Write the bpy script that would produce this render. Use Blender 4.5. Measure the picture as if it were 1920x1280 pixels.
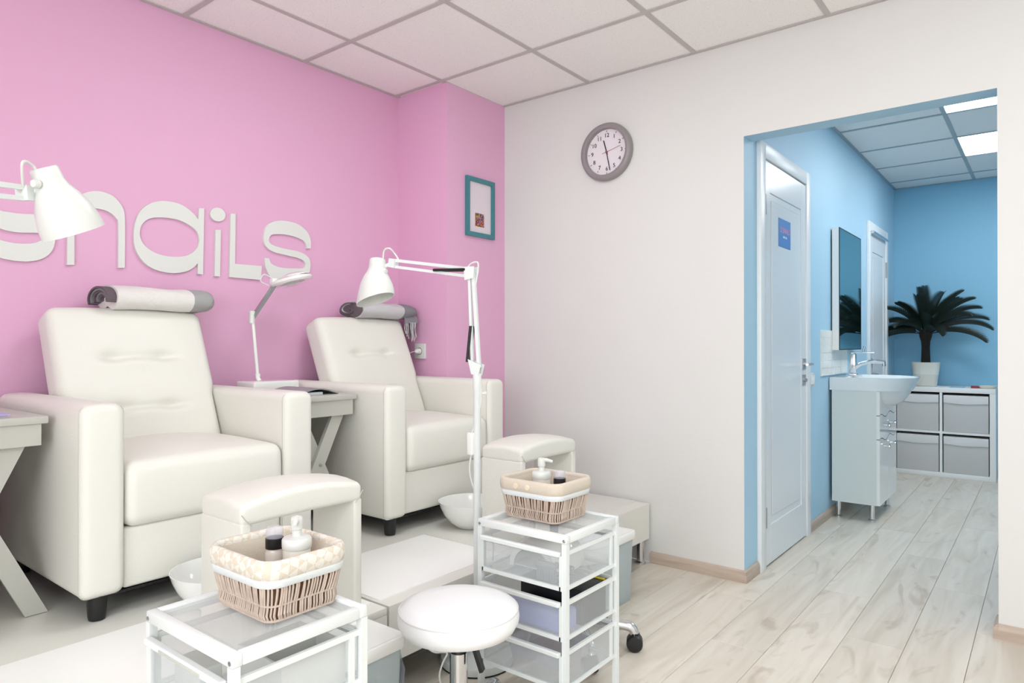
import bpy, bmesh, math, random
from mathutils import Vector, Matrix
random.seed(7)
PI = math.pi
C = bpy.context.scene.collection
for o in list(bpy.data.objects): bpy.data.objects.remove(o)

# ------------------------------------------------------------------ camera, world, light, exposure
CAM_H, YAW, PIT, FPX = 1.0961, 0.6703, 0.0042, 1271.6
cam = bpy.data.cameras.new('camera'); camo = bpy.data.objects.new('camera', cam); C.objects.link(camo)
cam.sensor_width = 36.0; cam.lens = FPX / 1920 * 36.0; cam.clip_start = 0.02
camo.location = (0, 0, CAM_H); camo.rotation_euler = (PI / 2 + PIT, 0, YAW)
bpy.context.scene.camera = camo
w = bpy.data.worlds.new('World'); bpy.context.scene.world = w; w.use_nodes = True
w.node_tree.nodes['Background'].inputs[0].default_value = (0.82, 0.9, 1, 1)
w.node_tree.nodes['Background'].inputs[1].default_value = 1.0
vs = bpy.context.scene.view_settings
vs.view_transform = 'Standard'; vs.look = 'None'; vs.gamma = 1.0; vs.use_curve_mapping = False
vs.exposure = 0.30
PANEL = 8.6          # ceiling panels of the treatment room
PANEL_CORR = 13.0     # ceiling panels of the corridor
def area(name, loc, rot, sx, sy, power, col=(1, 1, 1)):
    l = bpy.data.lights.new(name, 'AREA'); l.shape = 'RECTANGLE'; l.size = sx; l.size_y = sy; l.energy = power; l.color = col
    o = bpy.data.objects.new(name, l); C.objects.link(o); o.location = loc; o.rotation_euler = rot; return o
# fill light added as sky light from an assumed, unseen window behind the camera
area('daylight_fill', (0.4, -1.72, 1.45), (PI / 2, 0, 0), 3.0, 1.7, 60, (0.96, 0.98, 1.0))

# ------------------------------------------------------------------ materials
def s2l(c):
    return tuple(((v / 255) / 12.92 if v / 255 <= 0.04045 else ((v / 255 + 0.055) / 1.055) ** 2.4) for v in c)
MATS = {}
def mat(name, rgb, rough=0.5, metal=0.0, spec=0.5, bump=0.0, bscale=200.0, noise=0.0, nscale=8.0, coat=0.0):
    m = bpy.data.materials.new(name); m.use_nodes = True; nt = m.node_tree; b = nt.nodes['Principled BSDF']
    c = s2l(rgb) + (1,)
    b.inputs['Base Color'].default_value = c; b.inputs['Roughness'].default_value = rough
    b.inputs['Metallic'].default_value = metal; b.inputs['Specular IOR Level'].default_value = spec
    if coat: b.inputs['Coat Weight'].default_value = coat
    tc = nt.nodes.new('ShaderNodeTexCoord')
    if bump:
        n = nt.nodes.new('ShaderNodeTexNoise'); n.inputs['Scale'].default_value = bscale; n.inputs['Detail'].default_value = 3
        nt.links.new(tc.outputs['Object'], n.inputs['Vector'])
        bp = nt.nodes.new('ShaderNodeBump'); bp.inputs['Strength'].default_value = bump; bp.inputs['Distance'].default_value = 0.01
        nt.links.new(n.outputs['Fac'], bp.inputs['Height']); nt.links.new(bp.outputs['Normal'], b.inputs['Normal'])
    if noise:
        n2 = nt.nodes.new('ShaderNodeTexNoise'); n2.inputs['Scale'].default_value = nscale; n2.inputs['Detail'].default_value = 4
        nt.links.new(tc.outputs['Object'], n2.inputs['Vector'])
        mx = nt.nodes.new('ShaderNodeMix'); mx.data_type = 'RGBA'
        mx.inputs[6].default_value = c; mx.inputs[7].default_value = tuple(v * (1 - noise) for v in c[:3]) + (1,)
        nt.links.new(n2.outputs['Fac'], mx.inputs[0]); nt.links.new(mx.outputs[2], b.inputs['Base Color'])
    MATS[name] = m; return m
def clearmat(name, rgb, alpha, rough=0.15):
    m = mat(name, rgb, rough); m.node_tree.nodes['Principled BSDF'].inputs['Alpha'].default_value = alpha; return m
def emit(name, rgb, s):
    m = bpy.data.materials.new(name); m.use_nodes = True; nt = m.node_tree; nt.nodes.clear()
    e = nt.nodes.new('ShaderNodeEmission'); e.inputs[0].default_value = s2l(rgb) + (1,); e.inputs[1].default_value = s
    o = nt.nodes.new('ShaderNodeOutputMaterial'); nt.links.new(e.outputs[0], o.inputs[0]); return m

pink = mat('pink_paint', (228, 175, 207), 0.6, bump=0.05, bscale=90)
white_paint = mat('white_paint', (222, 221, 218), 0.6, bump=0.05, bscale=90)
blue = mat('blue_paint', (174, 210, 230), 0.55, bump=0.05, bscale=90)
blue_deep = mat('deep_blue_paint', (138, 194, 222), 0.55, bump=0.05, bscale=90)
leather = mat('white_leather', (231, 229, 220), 0.42, spec=0.4, bump=0.12, bscale=160)
piping_m = mat('seam', (196, 194, 186), 0.6)
black_pl = mat('black_plastic', (16, 16, 17), 0.4)
white_metal = mat('white_metal', (231, 235, 233), 0.35)
bin_lid = mat('bin_lid', (243, 243, 239), 0.35)
white_pl = mat('white_plastic', (222, 223, 218), 0.35)
white_gloss = mat('white_gloss', (240, 240, 236), 0.12, coat=0.5)
chrome = mat('chrome', (215, 216, 218), 0.12, 1.0)
steel = mat('satin_steel', (170, 170, 172), 0.3, 1.0)
lam = mat('podium_laminate', (232, 230, 222), 0.35, noise=0.05, nscale=3)
mat_white = mat('white_sheet', (252, 251, 248), 0.4)
grey_wood = mat('grey_lacquer', (190, 189, 181), 0.45, bump=0.03, bscale=40)
letter_m = mat('sign_white', (226, 227, 222), 0.5)
door_m = mat('door_lacquer', (226, 230, 232), 0.25)
casing_m = mat('casing_white', (232, 235, 236), 0.35)
vanity_m = mat('vanity_white', (216, 222, 218), 0.3)
ceramic = mat('ceramic', (226, 232, 234), 0.1, coat=0.3)
shelf_m = mat('shelf_white', (236, 236, 234), 0.4)
fabric_box = mat('fabric_grey', (204, 202, 200), 0.85, bump=0.2, bscale=300)
fabric_flap = mat('fabric_light', (226, 225, 224), 0.85, bump=0.2, bscale=300)
base_m = None
tile_dark = mat('ceiling_grid', (196, 190, 188), 0.6)
grid_blue = mat('corridor_grid', (170, 182, 188), 0.6)
teal = mat('teal_frame', (64, 128, 138), 0.4)
paper = mat('paper', (226, 214, 222), 0.7)
clock_rim = mat('clock_rim_grey', (146, 138, 140), 0.35)
dial_m = mat('dial', (232, 226, 230), 0.5)
red_m = mat('red_hand', (150, 70, 80), 0.5)
linen = mat('beige_linen', (214, 202, 186), 0.9, bump=0.3, bscale=350)
ribbon_m = mat('white_ribbon', (236, 240, 240), 0.6, bump=0.2, bscale=300)
wicker_m = mat('wicker', (216, 196, 180), 0.6, noise=0.35, nscale=60)
wicker_in = mat('wicker_core', (112, 76, 52), 0.8)
button_m = mat('wood_button', (228, 214, 190), 0.5)
towel_w = mat('towel_white', (238, 234, 230), 0.95, bump=0.5, bscale=260)
towel_g = mat('towel_grey', (172, 172, 172), 0.95, bump=0.5, bscale=260)
towel_lg = mat('towel_light_grey', (206, 204, 206), 0.95, bump=0.5, bscale=260)
towel_mg = mat('towel_mid_grey', (140, 140, 144), 0.95, bump=0.5, bscale=260)
towel_d = mat('towel_dark', (108, 96, 102), 0.95, bump=0.5, bscale=260)
def frosted(name, rgb, clear, trans, rough=0.15):
    m = bpy.data.materials.new(name); m.use_nodes = True; nt = m.node_tree; nt.nodes.clear(); N = nt.nodes.new; L = nt.links.new
    c = s2l(rgb) + (1,)
    d = N('ShaderNodeBsdfDiffuse'); d.inputs[0].default_value = c
    t = N('ShaderNodeBsdfTranslucent'); t.inputs[0].default_value = c
    g = N('ShaderNodeBsdfGlossy'); g.inputs['Roughness'].default_value = rough
    tr_ = N('ShaderNodeBsdfTransparent')
    m1 = N('ShaderNodeMixShader'); m1.inputs[0].default_value = trans; L(d.outputs[0], m1.inputs[1]); L(t.outputs[0], m1.inputs[2])
    m2 = N('ShaderNodeMixShader'); m2.inputs[0].default_value = clear; L(m1.outputs[0], m2.inputs[1]); L(tr_.outputs[0], m2.inputs[2])
    m3 = N('ShaderNodeMixShader'); m3.inputs[0].default_value = 0.06; L(m2.outputs[0], m3.inputs[1]); L(g.outputs[0], m3.inputs[2])
    o = N('ShaderNodeOutputMaterial'); L(m3.outputs[0], o.inputs[0]); return m
mesh_panel = frosted('frosted_panel', (244, 250, 252), 0.77, 0.3)
mesh_top = frosted('frosted_top', (250, 252, 251), 0.74, 0.25, 0.25)
bin_m = frosted('frosted_bin', (206, 218, 220), 0.12, 0.15)
clear_pl = clearmat('clear_plastic', (226, 224, 236), 0.35, 0.05)
bag_m = clearmat('clear_bag', (205, 212, 224), 0.35, 0.1)
lilac = mat('lilac', (166, 172, 226), 0.6)
lilac2 = mat('lilac_cover', (176, 170, 226), 0.5)
grey_soft = mat('grey_brush', (140, 140, 138), 0.8)
cable_grey = mat('grey_cable', (150, 156, 158), 0.5)
yellow = mat('yellow', (220, 196, 40), 0.5)
navy = mat('navy', (34, 62, 96), 0.4)
green = mat('palm_leaf', (20, 40, 30), 0.5, noise=0.5, nscale=14)
trunk_m = mat('palm_trunk', (34, 28, 22), 0.9, bump=0.6, bscale=60)
pot_m = mat('white_pot', (226, 224, 214), 0.5)
soil_m = mat('soil', (40, 32, 26), 1.0)
red_item = mat('red_item', (150, 40, 56), 0.5)
dark_gap = mat('dark_gap', (30, 30, 32), 0.8)
poster_b = mat('poster_blue', (74, 132, 196), 0.5)
poster_p = mat('poster_pink', (214, 150, 190), 0.5)
poster_w = mat('poster_white', (206, 214, 232), 0.5)
splash_m = mat('marble_tile', (244, 245, 240), 0.25, noise=0.12, nscale=30)
mirror_m = mat('mirror_glass', (120, 176, 182), 0.02, 1.0)

def floor_material():
    m = bpy.data.materials.new('washed_oak'); m.use_nodes = True; nt = m.node_tree; b = nt.nodes['Principled BSDF']
    L = nt.links.new; N = nt.nodes.new
    tc = N('ShaderNodeTexCoord'); oi = N('ShaderNodeObjectInfo')
    cmb = N('ShaderNodeCombineXYZ'); mul = N('ShaderNodeMath'); mul.operation = 'MULTIPLY'; mul.inputs[1].default_value = 40
    L(oi.outputs['Random'], mul.inputs[0]); L(mul.outputs[0], cmb.inputs[0]); L(mul.outputs[0], cmb.inputs[1])
    add = N('ShaderNodeVectorMath'); L(tc.outputs['Object'], add.inputs[0]); L(cmb.outputs[0], add.inputs[1])
    mp = N('ShaderNodeMapping'); mp.inputs['Scale'].default_value = (9, 0.9, 1); L(add.outputs[0], mp.inputs[0])
    n1 = N('ShaderNodeTexNoise'); n1.inputs['Scale'].default_value = 1.6; n1.inputs['Detail'].default_value = 6; n1.inputs['Distortion'].default_value = 1.2; L(mp.outputs[0], n1.inputs['Vector'])
    mp2 = N('ShaderNodeMapping'); mp2.inputs['Scale'].default_value = (5, 1.5, 1); L(add.outputs[0], mp2.inputs[0])
    n2 = N('ShaderNodeTexNoise'); n2.inputs['Scale'].default_value = 1.5; n2.inputs['Detail'].default_value = 4; n2.inputs['Distortion'].default_value = 2.0; L(mp2.outputs[0], n2.inputs['Vector'])
    r1 = N('ShaderNodeValToRGB'); e = r1.color_ramp.elements
    e[0].position = 0.22; e[0].color = s2l((204, 193, 176)) + (1,); e[1].position = 0.62; e[1].color = s2l((225, 217, 204)) + (1,)
    L(n1.outputs['Fac'], r1.inputs[0])
    r2 = N('ShaderNodeValToRGB'); e = r2.color_ramp.elements
    e[0].position = 0.30; e[0].color = s2l((206, 196, 182)) + (1,); e[1].position = 0.42; e[1].color = (1, 1, 1, 1)
    L(n2.outputs['Fac'], r2.inputs[0])
    mx = N('ShaderNodeMix'); mx.data_type = 'RGBA'; mx.blend_type = 'MULTIPLY'; mx.inputs[0].default_value = 0.5
    L(r1.outputs[0], mx.inputs[6]); L(r2.outputs[0], mx.inputs[7])
    hs = N('ShaderNodeHueSaturation'); mr = N('ShaderNodeMapRange'); mr.inputs[3].default_value = 0.93; mr.inputs[4].default_value = 1.03
    L(oi.outputs['Random'], mr.inputs[0]); L(mr.outputs[0], hs.inputs['Value']); L(mx.outputs[2], hs.inputs['Color'])
    L(hs.outputs[0], b.inputs['Base Color']); b.inputs['Roughness'].default_value = 0.42
    return m
oak = floor_material()
def skirting_material():
    m = mat('skirting_oak', (190, 172, 156), 0.5); nt = m.node_tree; b = nt.nodes['Principled BSDF']
    tc = nt.nodes.new('ShaderNodeTexCoord'); mp = nt.nodes.new('ShaderNodeMapping'); mp.inputs['Scale'].default_value = (2, 2, 30)
    n = nt.nodes.new('ShaderNodeTexNoise'); n.inputs['Scale'].default_value = 3
    r = nt.nodes.new('ShaderNodeValToRGB'); r.color_ramp.elements[0].color = s2l((168, 148, 132)) + (1,); r.color_ramp.elements[1].color = s2l((206, 190, 174)) + (1,)
    nt.links.new(tc.outputs['Object'], mp.inputs[0]); nt.links.new(mp.outputs[0], n.inputs['Vector']); nt.links.new(n.outputs['Fac'], r.inputs[0]); nt.links.new(r.outputs[0], b.inputs['Base Color'])
    return m
skirt = skirting_material()
def ceiling_material(name, rgb):
    m = mat(name, rgb, 0.9); nt = m.node_tree; b = nt.nodes['Principled BSDF']
    tc = nt.nodes.new('ShaderNodeTexCoord'); n = nt.nodes.new('ShaderNodeTexNoise'); n.inputs['Scale'].default_value = 150; n.inputs['Detail'].default_value = 4
    nt.links.new(tc.outputs['Object'], n.inputs['Vector'])
    r = nt.nodes.new('ShaderNodeValToRGB'); e = r.color_ramp.elements; c = s2l(rgb)
    e[0].position = 0.30; e[0].color = tuple(v * 0.80 for v in c) + (1,); e[1].position = 0.42; e[1].color = c + (1,)
    nt.links.new(n.outputs['Fac'], r.inputs[0]); nt.links.new(r.outputs[0], b.inputs['Base Color'])
    bp = nt.nodes.new('ShaderNodeBump'); bp.inputs['Strength'].default_value = 0.2; bp.inputs['Distance'].default_value = 0.004
    nt.links.new(n.outputs['Fac'], bp.inputs['Height']); nt.links.new(bp.outputs[0], b.inputs['Normal'])
    return m
tile_m = ceiling_material('ceiling_tile', (249, 247, 244))
tile_c = ceiling_material('corridor_tile', (244, 242, 240))
def check_material():
    m = mat('check_cloth', (238, 230, 214), 0.9, bump=0.3, bscale=350); nt = m.node_tree; b = nt.nodes['Principled BSDF']
    tc = nt.nodes.new('ShaderNodeTexCoord'); ck = nt.nodes.new('ShaderNodeTexChecker'); ck.inputs['Scale'].default_value = 62
    ck.inputs['Color1'].default_value = s2l((232, 226, 216)) + (1,); ck.inputs['Color2'].default_value = s2l((220, 208, 190)) + (1,)
    mpc = nt.nodes.new('ShaderNodeMapping'); mpc.inputs['Rotation'].default_value = (.6, .5, .75); nt.links.new(tc.outputs['Object'], mpc.inputs[0]); nt.links.new(mpc.outputs[0], ck.inputs['Vector']); nt.links.new(ck.outputs[0], b.inputs['Base Color']); return m
check_m = check_material()
def art_material():
    m = mat('flower_print', (150, 80, 60), 0.6); nt = m.node_tree; b = nt.nodes['Principled BSDF']
    tc = nt.nodes.new('ShaderNodeTexCoord'); v = nt.nodes.new('ShaderNodeTexVoronoi'); v.inputs['Scale'].default_value = 150
    nt.links.new(tc.outputs['Object'], v.inputs['Vector'])
    s = nt.nodes.new('ShaderNodeSeparateColor'); nt.links.new(v.outputs['Color'], s.inputs[0])
    r = nt.nodes.new('ShaderNodeValToRGB'); r.color_ramp.interpolation = 'CONSTANT'; e = r.color_ramp.elements
    e[0].color = s2l((60, 48, 60)) + (1,); e[1].position = 0.3; e[1].color = s2l((150, 60, 60)) + (1,)
    for p, c in ((0.5, (214, 180, 70)), (0.65, (90, 110, 70)), (0.78, (150, 110, 190)), (0.9, (200, 90, 70))):
        k = e.new(p); k.color = s2l(c) + (1,)
    nt.links.new(s.outputs[0], r.inputs[0]); nt.links.new(r.outputs[0], b.inputs['Base Color']); return m
art_m = art_material()

# ------------------------------------------------------------------ helpers
def finish(me, smooth=True, ang=40):
    if smooth:
        me.polygons.foreach_set('use_smooth', [True] * len(me.polygons))
        try: me.set_sharp_from_angle(angle=math.radians(ang))
        except Exception: pass
def P(name, bm, m, parent=None, smooth=True, ang=40, loc=None, mats=None):
    me = bpy.data.meshes.new(name)
    bmesh.ops.recalc_face_normals(bm, faces=bm.faces)
    bm.to_mesh(me); bm.free()
    for k in (mats or [m]): me.materials.append(k)
    finish(me, smooth, ang)
    o = bpy.data.objects.new(name, me); C.objects.link(o)
    if loc: o.location = loc
    if parent is not None: o.parent = parent
    return o
def T(name, label, cat, loc=(0, 0, 0), rz=0, group=None):
    o = bpy.data.objects.new(name, None); C.objects.link(o); o.empty_display_size = 0.05
    o.location = loc; o.rotation_euler = (0, 0, rz); o['label'] = label; o['category'] = cat
    if group: o['group'] = group
    return o
def tag(o, label, cat, group=None):
    o['label'] = label; o['category'] = cat
    if group: o['group'] = group
    return o
def S(o): o['kind'] = 'structure'; return o
def copy_tree(o, parent=None):
    c = o.copy(); C.objects.link(c)
    if parent is not None: c.parent = parent
    for ch in list(o.children): copy_tree(ch, c)
    return c
def dup(root, loc, label, rz=None):
    c = copy_tree(root); c.location = loc; c['label'] = label
    if rz is not None: c.rotation_euler = (0, 0, rz)
    return c
B = bmesh.new
def box(bm, x0, x1, y0, y1, z0, z1, bev=0.0, seg=2, mi=0, M=None):
    vs_ = [bm.verts.new((x, y, z)) for x in (x0, x1) for y in (y0, y1) for z in (z0, z1)]
    if M is not None:
        for v in vs_: v.co = M @ v.co
    q = [(0, 1, 3, 2), (4, 6, 7, 5), (0, 4, 5, 1), (2, 3, 7, 6), (0, 2, 6, 4), (1, 5, 7, 3)]
    fs = [bm.faces.new([vs_[i] for i in k]) for k in q]
    for f in fs: f.material_index = mi
    if bev:
        es = list({e for f in fs for e in f.edges})
        bmesh.ops.bevel(bm, geom=es, offset=bev, segments=seg, profile=0.5, affect='EDGES')
    return bm
def bx(*a, **k): return box(B(), *a, **k)
def rbox(bm, c, s, r, n=(4, 4, 4), fn=None, M=None, ra=2):
    h = [v / 2 for v in s]
    arrs = []
    for a in range(3):
        t = [r * math.tan(PI / 4 * i / ra) for i in range(ra + 1)]
        inner = h[a] - r
        left = [-(inner + v) for v in reversed(t)]
        mid = [-inner + 2 * inner * i / n[a] for i in range(1, n[a])]
        arrs.append(left + mid + [inner + v for v in t])
    def mp(p):
        q = [max(-(h[i] - r), min(h[i] - r, p[i])) for i in range(3)]
        d = Vector([p[i] - q[i] for i in range(3)])
        d = d.normalized() * r if d.length > 1e-9 else d
        v = Vector(q) + d
        if fn: v = fn(v, h)
        v = v + Vector(c)
        return M @ v if M is not None else v
    new = []
    for ax in range(3):
        u, w2 = [i for i in range(3) if i != ax]
        for sg in (-1, 1):
            g = []
            for a in arrs[u]:
                row = []
                for b in arrs[w2]:
                    p = [0, 0, 0]; p[ax] = sg * h[ax]; p[u] = a; p[w2] = b
                    row.append(bm.verts.new(mp(p)))
                g.append(row)
            new += [v for row in g for v in row]
            for i in range(len(g) - 1):
                for j in range(len(g[0]) - 1):
                    bm.faces.new((g[i][j], g[i + 1][j], g[i + 1][j + 1], g[i][j + 1]))
    bmesh.ops.remove_doubles(bm, verts=new, dist=1e-5)
    return bm
def lathe(bm, prof, seg=32, c=(0, 0, 0), M=None, cap=True):
    rings = []
    for r, z in prof:
        ring = []
        for i in range(seg):
            a = 2 * PI * i / seg; v = Vector((r * math.cos(a), r * math.sin(a), z)) + Vector(c)
            ring.append(bm.verts.new(M @ v if M is not None else v))
        rings.append(ring)
    for a, b in zip(rings, rings[1:]):
        for i in range(seg): bm.faces.new((a[i], a[(i + 1) % seg], b[(i + 1) % seg], b[i]))
    if cap:
        if prof[0][0] > 1e-6: bm.faces.new(list(reversed(rings[0])))
        if prof[-1][0] > 1e-6: bm.faces.new(rings[-1])
    return bm
def tube(bm, pts, r, seg=8, closed=False):
    pts = [Vector(p) for p in pts]; n = len(pts); rings = []
    up = None
    for i, p in enumerate(pts):
        a = pts[(i - 1) % n] if (closed or i > 0) else p; b = pts[(i + 1) % n] if (closed or i < n - 1) else p
        t = (b - a).normalized()
        if up is None:
            up = Vector((0, 0, 1)) if abs(t.z) < 0.9 else Vector((1, 0, 0))
        x = up - t * up.dot(t)
        if x.length < 1e-6: x = t.orthogonal()
        x.normalize(); up = x; y = t.cross(x)
        rr = r[i] if isinstance(r, (list, tuple)) else r
        rings.append([bm.verts.new(p + (x * math.cos(2 * PI * k / seg) + y * math.sin(2 * PI * k / seg)) * rr) for k in range(seg)])
    m = n if closed else n - 1
    for i in range(m):
        a, b = rings[i], rings[(i + 1) % n]
        for k in range(seg): bm.faces.new((a[k], a[(k + 1) % seg], b[(k + 1) % seg], b[k]))
    if not closed:
        bm.faces.new(list(reversed(rings[0]))); bm.faces.new(rings[-1])
    return bm
def bar(bm, a, b, wd, th, side=None):
    a, b = Vector(a), Vector(b); t = (b - a); L = t.length; t.normalize()
    s = Vector(side) if side is not None else (Vector((0, 0, 1)) if abs(t.z) < 0.9 else Vector((1, 0, 0)))
    s = (s - t * s.dot(t)).normalized(); n = t.cross(s)
    M = Matrix((s, n, t)).transposed().to_4x4(); M.translation = a
    return box(bm, -wd / 2, wd / 2, -th / 2, th / 2, 0, L, M=M)
def spline(pts, k=6, closed=False):
    pts = [Vector(p) for p in pts]; n = len(pts); out = []
    rng = n if closed else n - 1
    for i in range(rng):
        g = (lambda j: pts[j % n]) if closed else (lambda j: pts[max(0, min(n - 1, j))])
        p0, p1, p2, p3 = g(i - 1), g(i), g(i + 1), g(i + 2)
        for s in range(k):
            t = s / k
            out.append(0.5 * ((2 * p1) + (p2 - p0) * t + (2 * p0 - 5 * p1 + 4 * p2 - p3) * t * t + (3 * p1 - p0 - 3 * p2 + p3) * t ** 3))
    if not closed: out.append(pts[-1])
    return out
def curve_bm(loops, depth, M):
    """filled 2-D outlines (holes by even-odd) given a real thickness; local z is the thickness direction"""
    cu = bpy.data.curves.new('tmp', 'CURVE'); cu.dimensions = '2D'; cu.fill_mode = 'BOTH'; cu.extrude = depth / 2
    for lp in loops:
        sp = cu.splines.new('POLY'); sp.points.add(len(lp) - 1)
        for p, q in zip(sp.points, lp): p.co = (q[0], q[1], 0, 1)
        sp.use_cyclic_u = True
    return _conv(cu, M)
def text_bm(s, size, depth, M):
    cu = bpy.data.curves.new('tmp', 'FONT'); cu.body = s; cu.size = size; cu.extrude = depth / 2
    cu.align_x = 'CENTER'; cu.align_y = 'CENTER'; cu.resolution_u = 4
    return _conv(cu, M)
def _conv(cu, M):
    o = bpy.data.objects.new('tmp', cu); C.objects.link(o)
    dg = bpy.context.evaluated_depsgraph_get(); me = bpy.data.meshes.new_from_object(o.evaluated_get(dg))
    bm = B(); bm.from_mesh(me); bmesh.ops.remove_doubles(bm, verts=bm.verts, dist=1e-6); bm.transform(M)
    bpy.data.objects.remove(o); bpy.data.curves.remove(cu); bpy.data.meshes.remove(me)
    return bm
def rrect(hx, hy, r, k=4):
    out = []
    for cx, cy, a0 in ((hx - r, hy - r, 0), (-hx + r, hy - r, PI / 2), (-hx + r, -hy + r, PI), (hx - r, -hy + r, 1.5 * PI)):
        for i in range(k + 1):
            a = a0 + PI / 2 * i / k; out.append((cx + r * math.cos(a), cy + r * math.sin(a)))
    return out
def loft(bm, loops, closed_prof=False, cap0=False, cap1=False):
    rings = [[bm.verts.new(p) for p in lp] for lp in loops]
    n = len(rings[0]); m = len(rings) if closed_prof else len(rings) - 1
    for i in range(m):
        a, b = rings[i], rings[(i + 1) % len(rings)]
        for k in range(n): bm.faces.new((a[k], a[(k + 1) % n], b[(k + 1) % n], b[k]))
    if cap0: bm.faces.new(list(reversed(rings[0])))
    if cap1: bm.faces.new(rings[-1])
    return bm
def rr_loft(bm, hx, hy, r, prof, closed_prof=False, cap0=False, cap1=False, k=4):
    return loft(bm, [[(x, y, z) for x, y in rrect(hx + o, hy + o, max(0.003, r + o), k)] for o, z in prof], closed_prof, cap0, cap1)

# ------------------------------------------------------------------ the room
X0, X1, Y0, YW, H = -2.91, 2.2, -1.8, 3.117, 2.5
XC, YC = -2.527, 2.625                    # pink column
OX0, OX1, OZ, WT = -1.105, -0.152, 2.0565, 0.11
YB, CX1 = 6.98, 1.0                       # corridor
# floor and planks
fl = S(P('floor', box(bx(X0 - .1, X1 + .1, Y0 - .1, YW + .01, -0.06, -0.012), OX0 - .1, CX1 + .1, YW + .01, YB + .1, -0.06, -0.012), dark_gap, smooth=False))
PW, PL = 0.192, 1.286
def plank_row(i, x):
    xa, xb = max(x, X0), min(x + PW, X1)
    y = Y0 - PL * ((i * 0.37) % 1.0)
    while y < YB:
        ya, yb = max(y, Y0), min(y + PL, YB)
        x0, x1 = xa, xb
        if ya >= YW + WT: x0, x1 = max(xa, OX0), min(xb, CX1)
        elif yb > YW:
            if xb < OX0 or xa > OX1: yb = YW
        y += PL
        if yb - ya < 0.01 or x1 - x0 < 0.01: continue
        cx, cy = (x0 + x1) / 2, (ya + yb) / 2
        hx, hy = (x1 - x0) / 2 - 0.0006, (yb - ya) / 2 - 0.0006
        P('plank', bx(-hx, hx, -hy, hy, -0.012, 0, bev=0.0012, seg=1), oak, fl, smooth=False, loc=(cx, cy, 0))
i = 0; x = X0
while x < X1: plank_row(i, x); x += PW; i += 1
# walls
S(P('wall_left', bx(X0 - .1, X0, Y0, YW, 0, 2.53), pink, smooth=False))
S(P('wall_column', bx(X0, XC, YC, YW, 0, 2.53), pink, smooth=False))
def two_tone(bm):
    for f in bm.faces:
        f.normal_update(); f.material_index = 0 if f.normal.y < -0.9 else 1
    return bm
bm = B(); box(bm, X0, OX0, YW, YW + WT, 0, 2.53); box(bm, OX1, X1, YW, YW + WT, 0, 2.53); box(bm, OX0, OX1, YW, YW + WT, OZ, 2.53)
bmesh.ops.recalc_face_normals(bm, faces=bm.faces)
S(P('wall_front', two_tone(bm), None, smooth=False, mats=[white_paint, blue]))
S(P('wall_right', bx(X1, X1 + .1, Y0, YW, 0, 2.53), white_paint, smooth=False))
bm = B(); box(bm, X0, -1.2, Y0 - .1, Y0, 0, 2.53); box(bm, 2.0, X1, Y0 - .1, Y0, 0, 2.53); box(bm, -1.2, 2.0, Y0 - .1, Y0, 0, .55); box(bm, -1.2, 2.0, Y0 - .1, Y0, 2.35, 2.53)
S(P('wall_back', bm, white_paint, smooth=False))
wn = S(P('window_1', box(box(box(box(box(B(), -1.2, -1.15, Y0 - .08, Y0 - .02, .55, 2.35), 1.95, 2.0, Y0 - .08, Y0 - .02, .55, 2.35), -1.15, 1.95, Y0 - .08, Y0 - .02, .55, .6), -1.15, 1.95, Y0 - .08, Y0 - .02, 2.3, 2.35), .375, .425, Y0 - .08, Y0 - .02, .6, 2.3), white_pl, smooth=False))  # unseen window, assumed as the source of the fill light
for a, b in ((-1.15, .375), (.425, 1.95)): P('pane', bx(a, b, Y0 - .055, Y0 - .049, .6, 2.3), clearmat('window_glass', (240, 246, 250), 0.1, 0.02), wn, smooth=False)
S(P('wall_corridor_left', bx(OX0 - .1, OX0, YW + WT, YB, 0, 2.53), blue, smooth=False))
S(P('wall_corridor_back', bx(OX0 - .1, CX1 + .1, YB, YB + .1, 0, 2.53), blue_deep, smooth=False))
S(P('wall_corridor_right', bx(CX1, CX1 + .1, YW + WT, YB, 0, 2.53), blue, smooth=False))
# skirting boards: profiled strips
def skirting(name, a, b, n):
    a, b, n = Vector(a), Vector(b), Vector(n)
    prof = [(0, 0), (.016, 0), (.016, .035), (.011, .050), (.004, .055), (0, .055)]
    bm = B()
    rings = [[bm.verts.new((p.x + n.x * d, p.y + n.y * d, z)) for d, z in prof] for p in (a, b)]
    for k in range(len(prof)): bm.faces.new((rings[0][k], rings[0][(k + 1) % len(prof)], rings[1][(k + 1) % len(prof)], rings[1][k]))
    bm.faces.new(rings[0]); bm.faces.new(rings[1])
    return S(P(name, bm, skirt, smooth=False))
skirting('baseboard_front_left', (-1.575, YW), (OX0, YW), (0, -1))
skirting('baseboard_jamb', (OX0, YW - .016), (OX0, 3.285), (1, 0))
skirting('baseboard_front_right', (OX1, YW), (X1, YW), (0, -1))
skirting('baseboard_jamb_right', (OX1, YW - .016), (OX1, YW + WT), (-1, 0))
skirting('baseboard_corridor_left', (OX0, 4.155), (OX0, 5.77), (1, 0))
skirting('baseboard_corridor_far', (-.32, YB), (CX1, YB), (0, -1))

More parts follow.
